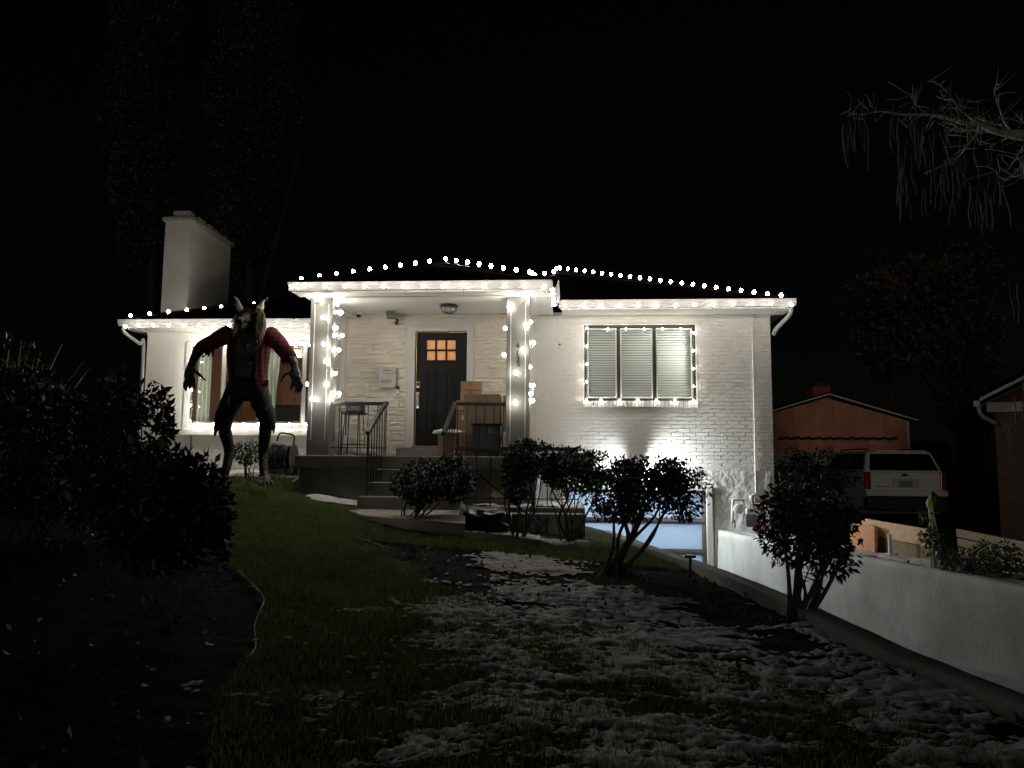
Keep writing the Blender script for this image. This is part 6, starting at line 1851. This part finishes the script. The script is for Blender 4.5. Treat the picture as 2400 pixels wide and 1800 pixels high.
def snow_fn(x, y):
    ax_ = atan_ = None
    m = np.full(x.shape, -2.0)
    for c, r, a in ((s1, (.95, .34), 0), (s2, (.60, .62), .2), (s3, (1.05, .75), -.5), (s4, (1.15, .95), -.2), (s6, (1.0, .8), -.5), (s7, (.36, .22), 0)):
        m = np.maximum(m, np.clip(blob(x, y, c, r, a), -2, .8))
    # broad field of snow in the near right
    fld = np.minimum((x - np.interp(y, [2, 3.5, 5, 6.5, 7.2], [-.5, -.75, -.85, -.6, -.2])) * .9, (6.9 - .45 * np.maximum(x, 0) - y) * .9)
    m = np.maximum(m, np.clip(fld, -2, .55))
    m = np.minimum(m, (xwl(y) - .16 - x) * 6)
    # bare soil strip along the wall and under the shrubs
    bare = np.maximum(np.clip(blob(x, y, (1.15, 8.0), (.60, 1.7), .18), -1, 1), np.clip(blob(x, y, (1.35, 5.9), (.35, 1.5), .15), -1, 1) * .8)
    m = m - np.clip(bare, 0, 1) * 1.4
    n1 = fbm(x * 1.5, y * 1.9, 3, 61); n2 = fbm(x * 2.4 + .8 * n1 + y * .5, y * 5.5 + .5 * n1, 3, 71, .45)
    n4 = fbm(x * 5.0 + 1.1 * n1 + y, y * 11 + .8 * n1, 3, 91, .5); n5 = fbm(x * 15, y * 21, 4, 97, .7)
    t = m * .55 + .50 * n1 + .42 * n2 + .20 * n4 + .36 * n5 - .21
    k_ = np.clip(t * 1.6, 0, 1); k_ = k_ * k_ * (3 - 2 * k_)
    return np.where(t > 0, .0025 + k_ * (.009 + .016 * n2 + .013 * n4 + .003 * n5), -.02)
snow_sheet('snow_cover', -2.2, 3.0, 2.4, 11.3, .018, snow_fn, gz)
sl1 = (at(600, 1110, 14.0).x, 14.2)
def snow_left(x, y): 
    n1 = fbm(x * 2.5, y * 3.5, 4, 91)
    m = np.maximum(np.clip(blob(x, y, (-6.2, 14.2), (2.6, .95)), -2, .6), np.clip(blob(x, y, (-3.55, 11.75), (.62, .28)), -2, .5))
    return .05 * np.tanh(m + .6 * n1 - .15)
snow_sheet('snow_cover', -9.0, -3.0, 11.3, 15.2, .04, snow_left, gz, 'strip of snow along the left wing wall and porch foot')
tagz = lambda x, y: np.full(x.shape, .957)
snow_sheet('snow_cover', -1.5, .22, 11.6, 13.1, .03, lambda x, y: np.where((x > -1.5), .03 * np.tanh(1.2 * fbm(x * 3, y * 3, 3, 15) + .15), -1), tagz, 'snow scattered on the terrace behind the low railing')
snow_sheet('snow_cover', 2.9, 7.4, 6.0, 13.3, .04, lambda x, y: .05 * np.tanh(np.minimum(np.clip(1.1 - np.abs(x - xwr(y) - .75) * 1.1, -2, .6), (x - xwr(y) - .16) * 8) + .9 * fbm(x * 1.8, y * 1.8, 4, 19) - .35), gzr, 'bits of snow on the bed above the long cement wall')

# grass blades over the lawn
def grass_patch(n, x0, x1, y0, y1, h):
    x = rng.uniform(x0, x1, n); y = y0 + (y1 - y0) * rng.uniform(0, 1, n) ** 1.0
    keep = ~in_bed(x, y) & (x < xwl(y) - .3)
    # not on the walkway, steps or under the snow
    keep &= ~((y > 9.6) & (x > -3.05 + (11.2 - y) * .2) & (x < .3)) & ~((x > -4.4) & (y > 11.05))
    tsn = snow_fn(x, y); keep &= (tsn < .004) | ((tsn < .016) & (rng.uniform(0, 1, n) < .5)) | (rng.uniform(0, 1, n) < .10)
    keep &= fbm(x * 1.3, y * 1.3, 3, 44) > -.75
    x, y = x[keep], y[keep]; n = len(x)
    z = gz(x, y) - .005
    a = rng.uniform(0, 2 * np.pi, n); H = h * rng.uniform(.5, 1.2, n) * (1 + .5 * fbm(x * 2, y * 2, 2, 23)); l = rng.uniform(.1, .9, n)
    B = np.stack([x, y, z], 1); s = np.stack([-np.sin(a), np.cos(a), 0 * a], 1) * .0035
    tip = B + np.stack([np.cos(a) * l * H, np.sin(a) * l * H, H], 1)
    V = np.stack([B - s, B + s, tip], 1).reshape(-1, 3)
    return V, np.arange(3 * n).reshape(n, 3)
V1, F1 = grass_patch(210000, -9.0, 1.9, 2.6, 14.0, .055)
tag(npmesh('grass_blades', V1, F1, M['grass']), 'short lawn grass in front of the house', 'grass', None, 'stuff')
# fallen leaves and chips on the beds
n = 2600
x = rng.uniform(-5.5, 2.2, n); y = rng.uniform(2.6, 11, n)
k = in_bed(x, y) & (x < xwl(y) - .15); x, y = x[k], y[k]
C_ = np.stack([x, y, gz(x, y) + .0], 1)
Vv, Ff = leaf_arrays(C_, .05, 1.7, -.1)
M['litter'] = mat('leaf_litter', (.07, .055, .04), .6, var=.5, vs=20)
tag(npmesh('leaf_litter', Vv, Ff, M['litter']), 'fallen leaves and bark chips on the planting beds', 'leaf litter', None, 'stuff')
x = rng.uniform(3.0, 7.5, 900); y = rng.uniform(6, 13.3, 900); k = x > xwr(y) + .2; x, y = x[k], y[k]
Vv, Ff = leaf_arrays(np.stack([x, y, gzr(x, y)], 1), .05, 1.7, -.1)
tag(npmesh('leaf_litter', Vv, Ff, M['litter']), 'fallen leaves on the bed above the long cement wall', 'leaf litter', None, 'stuff')
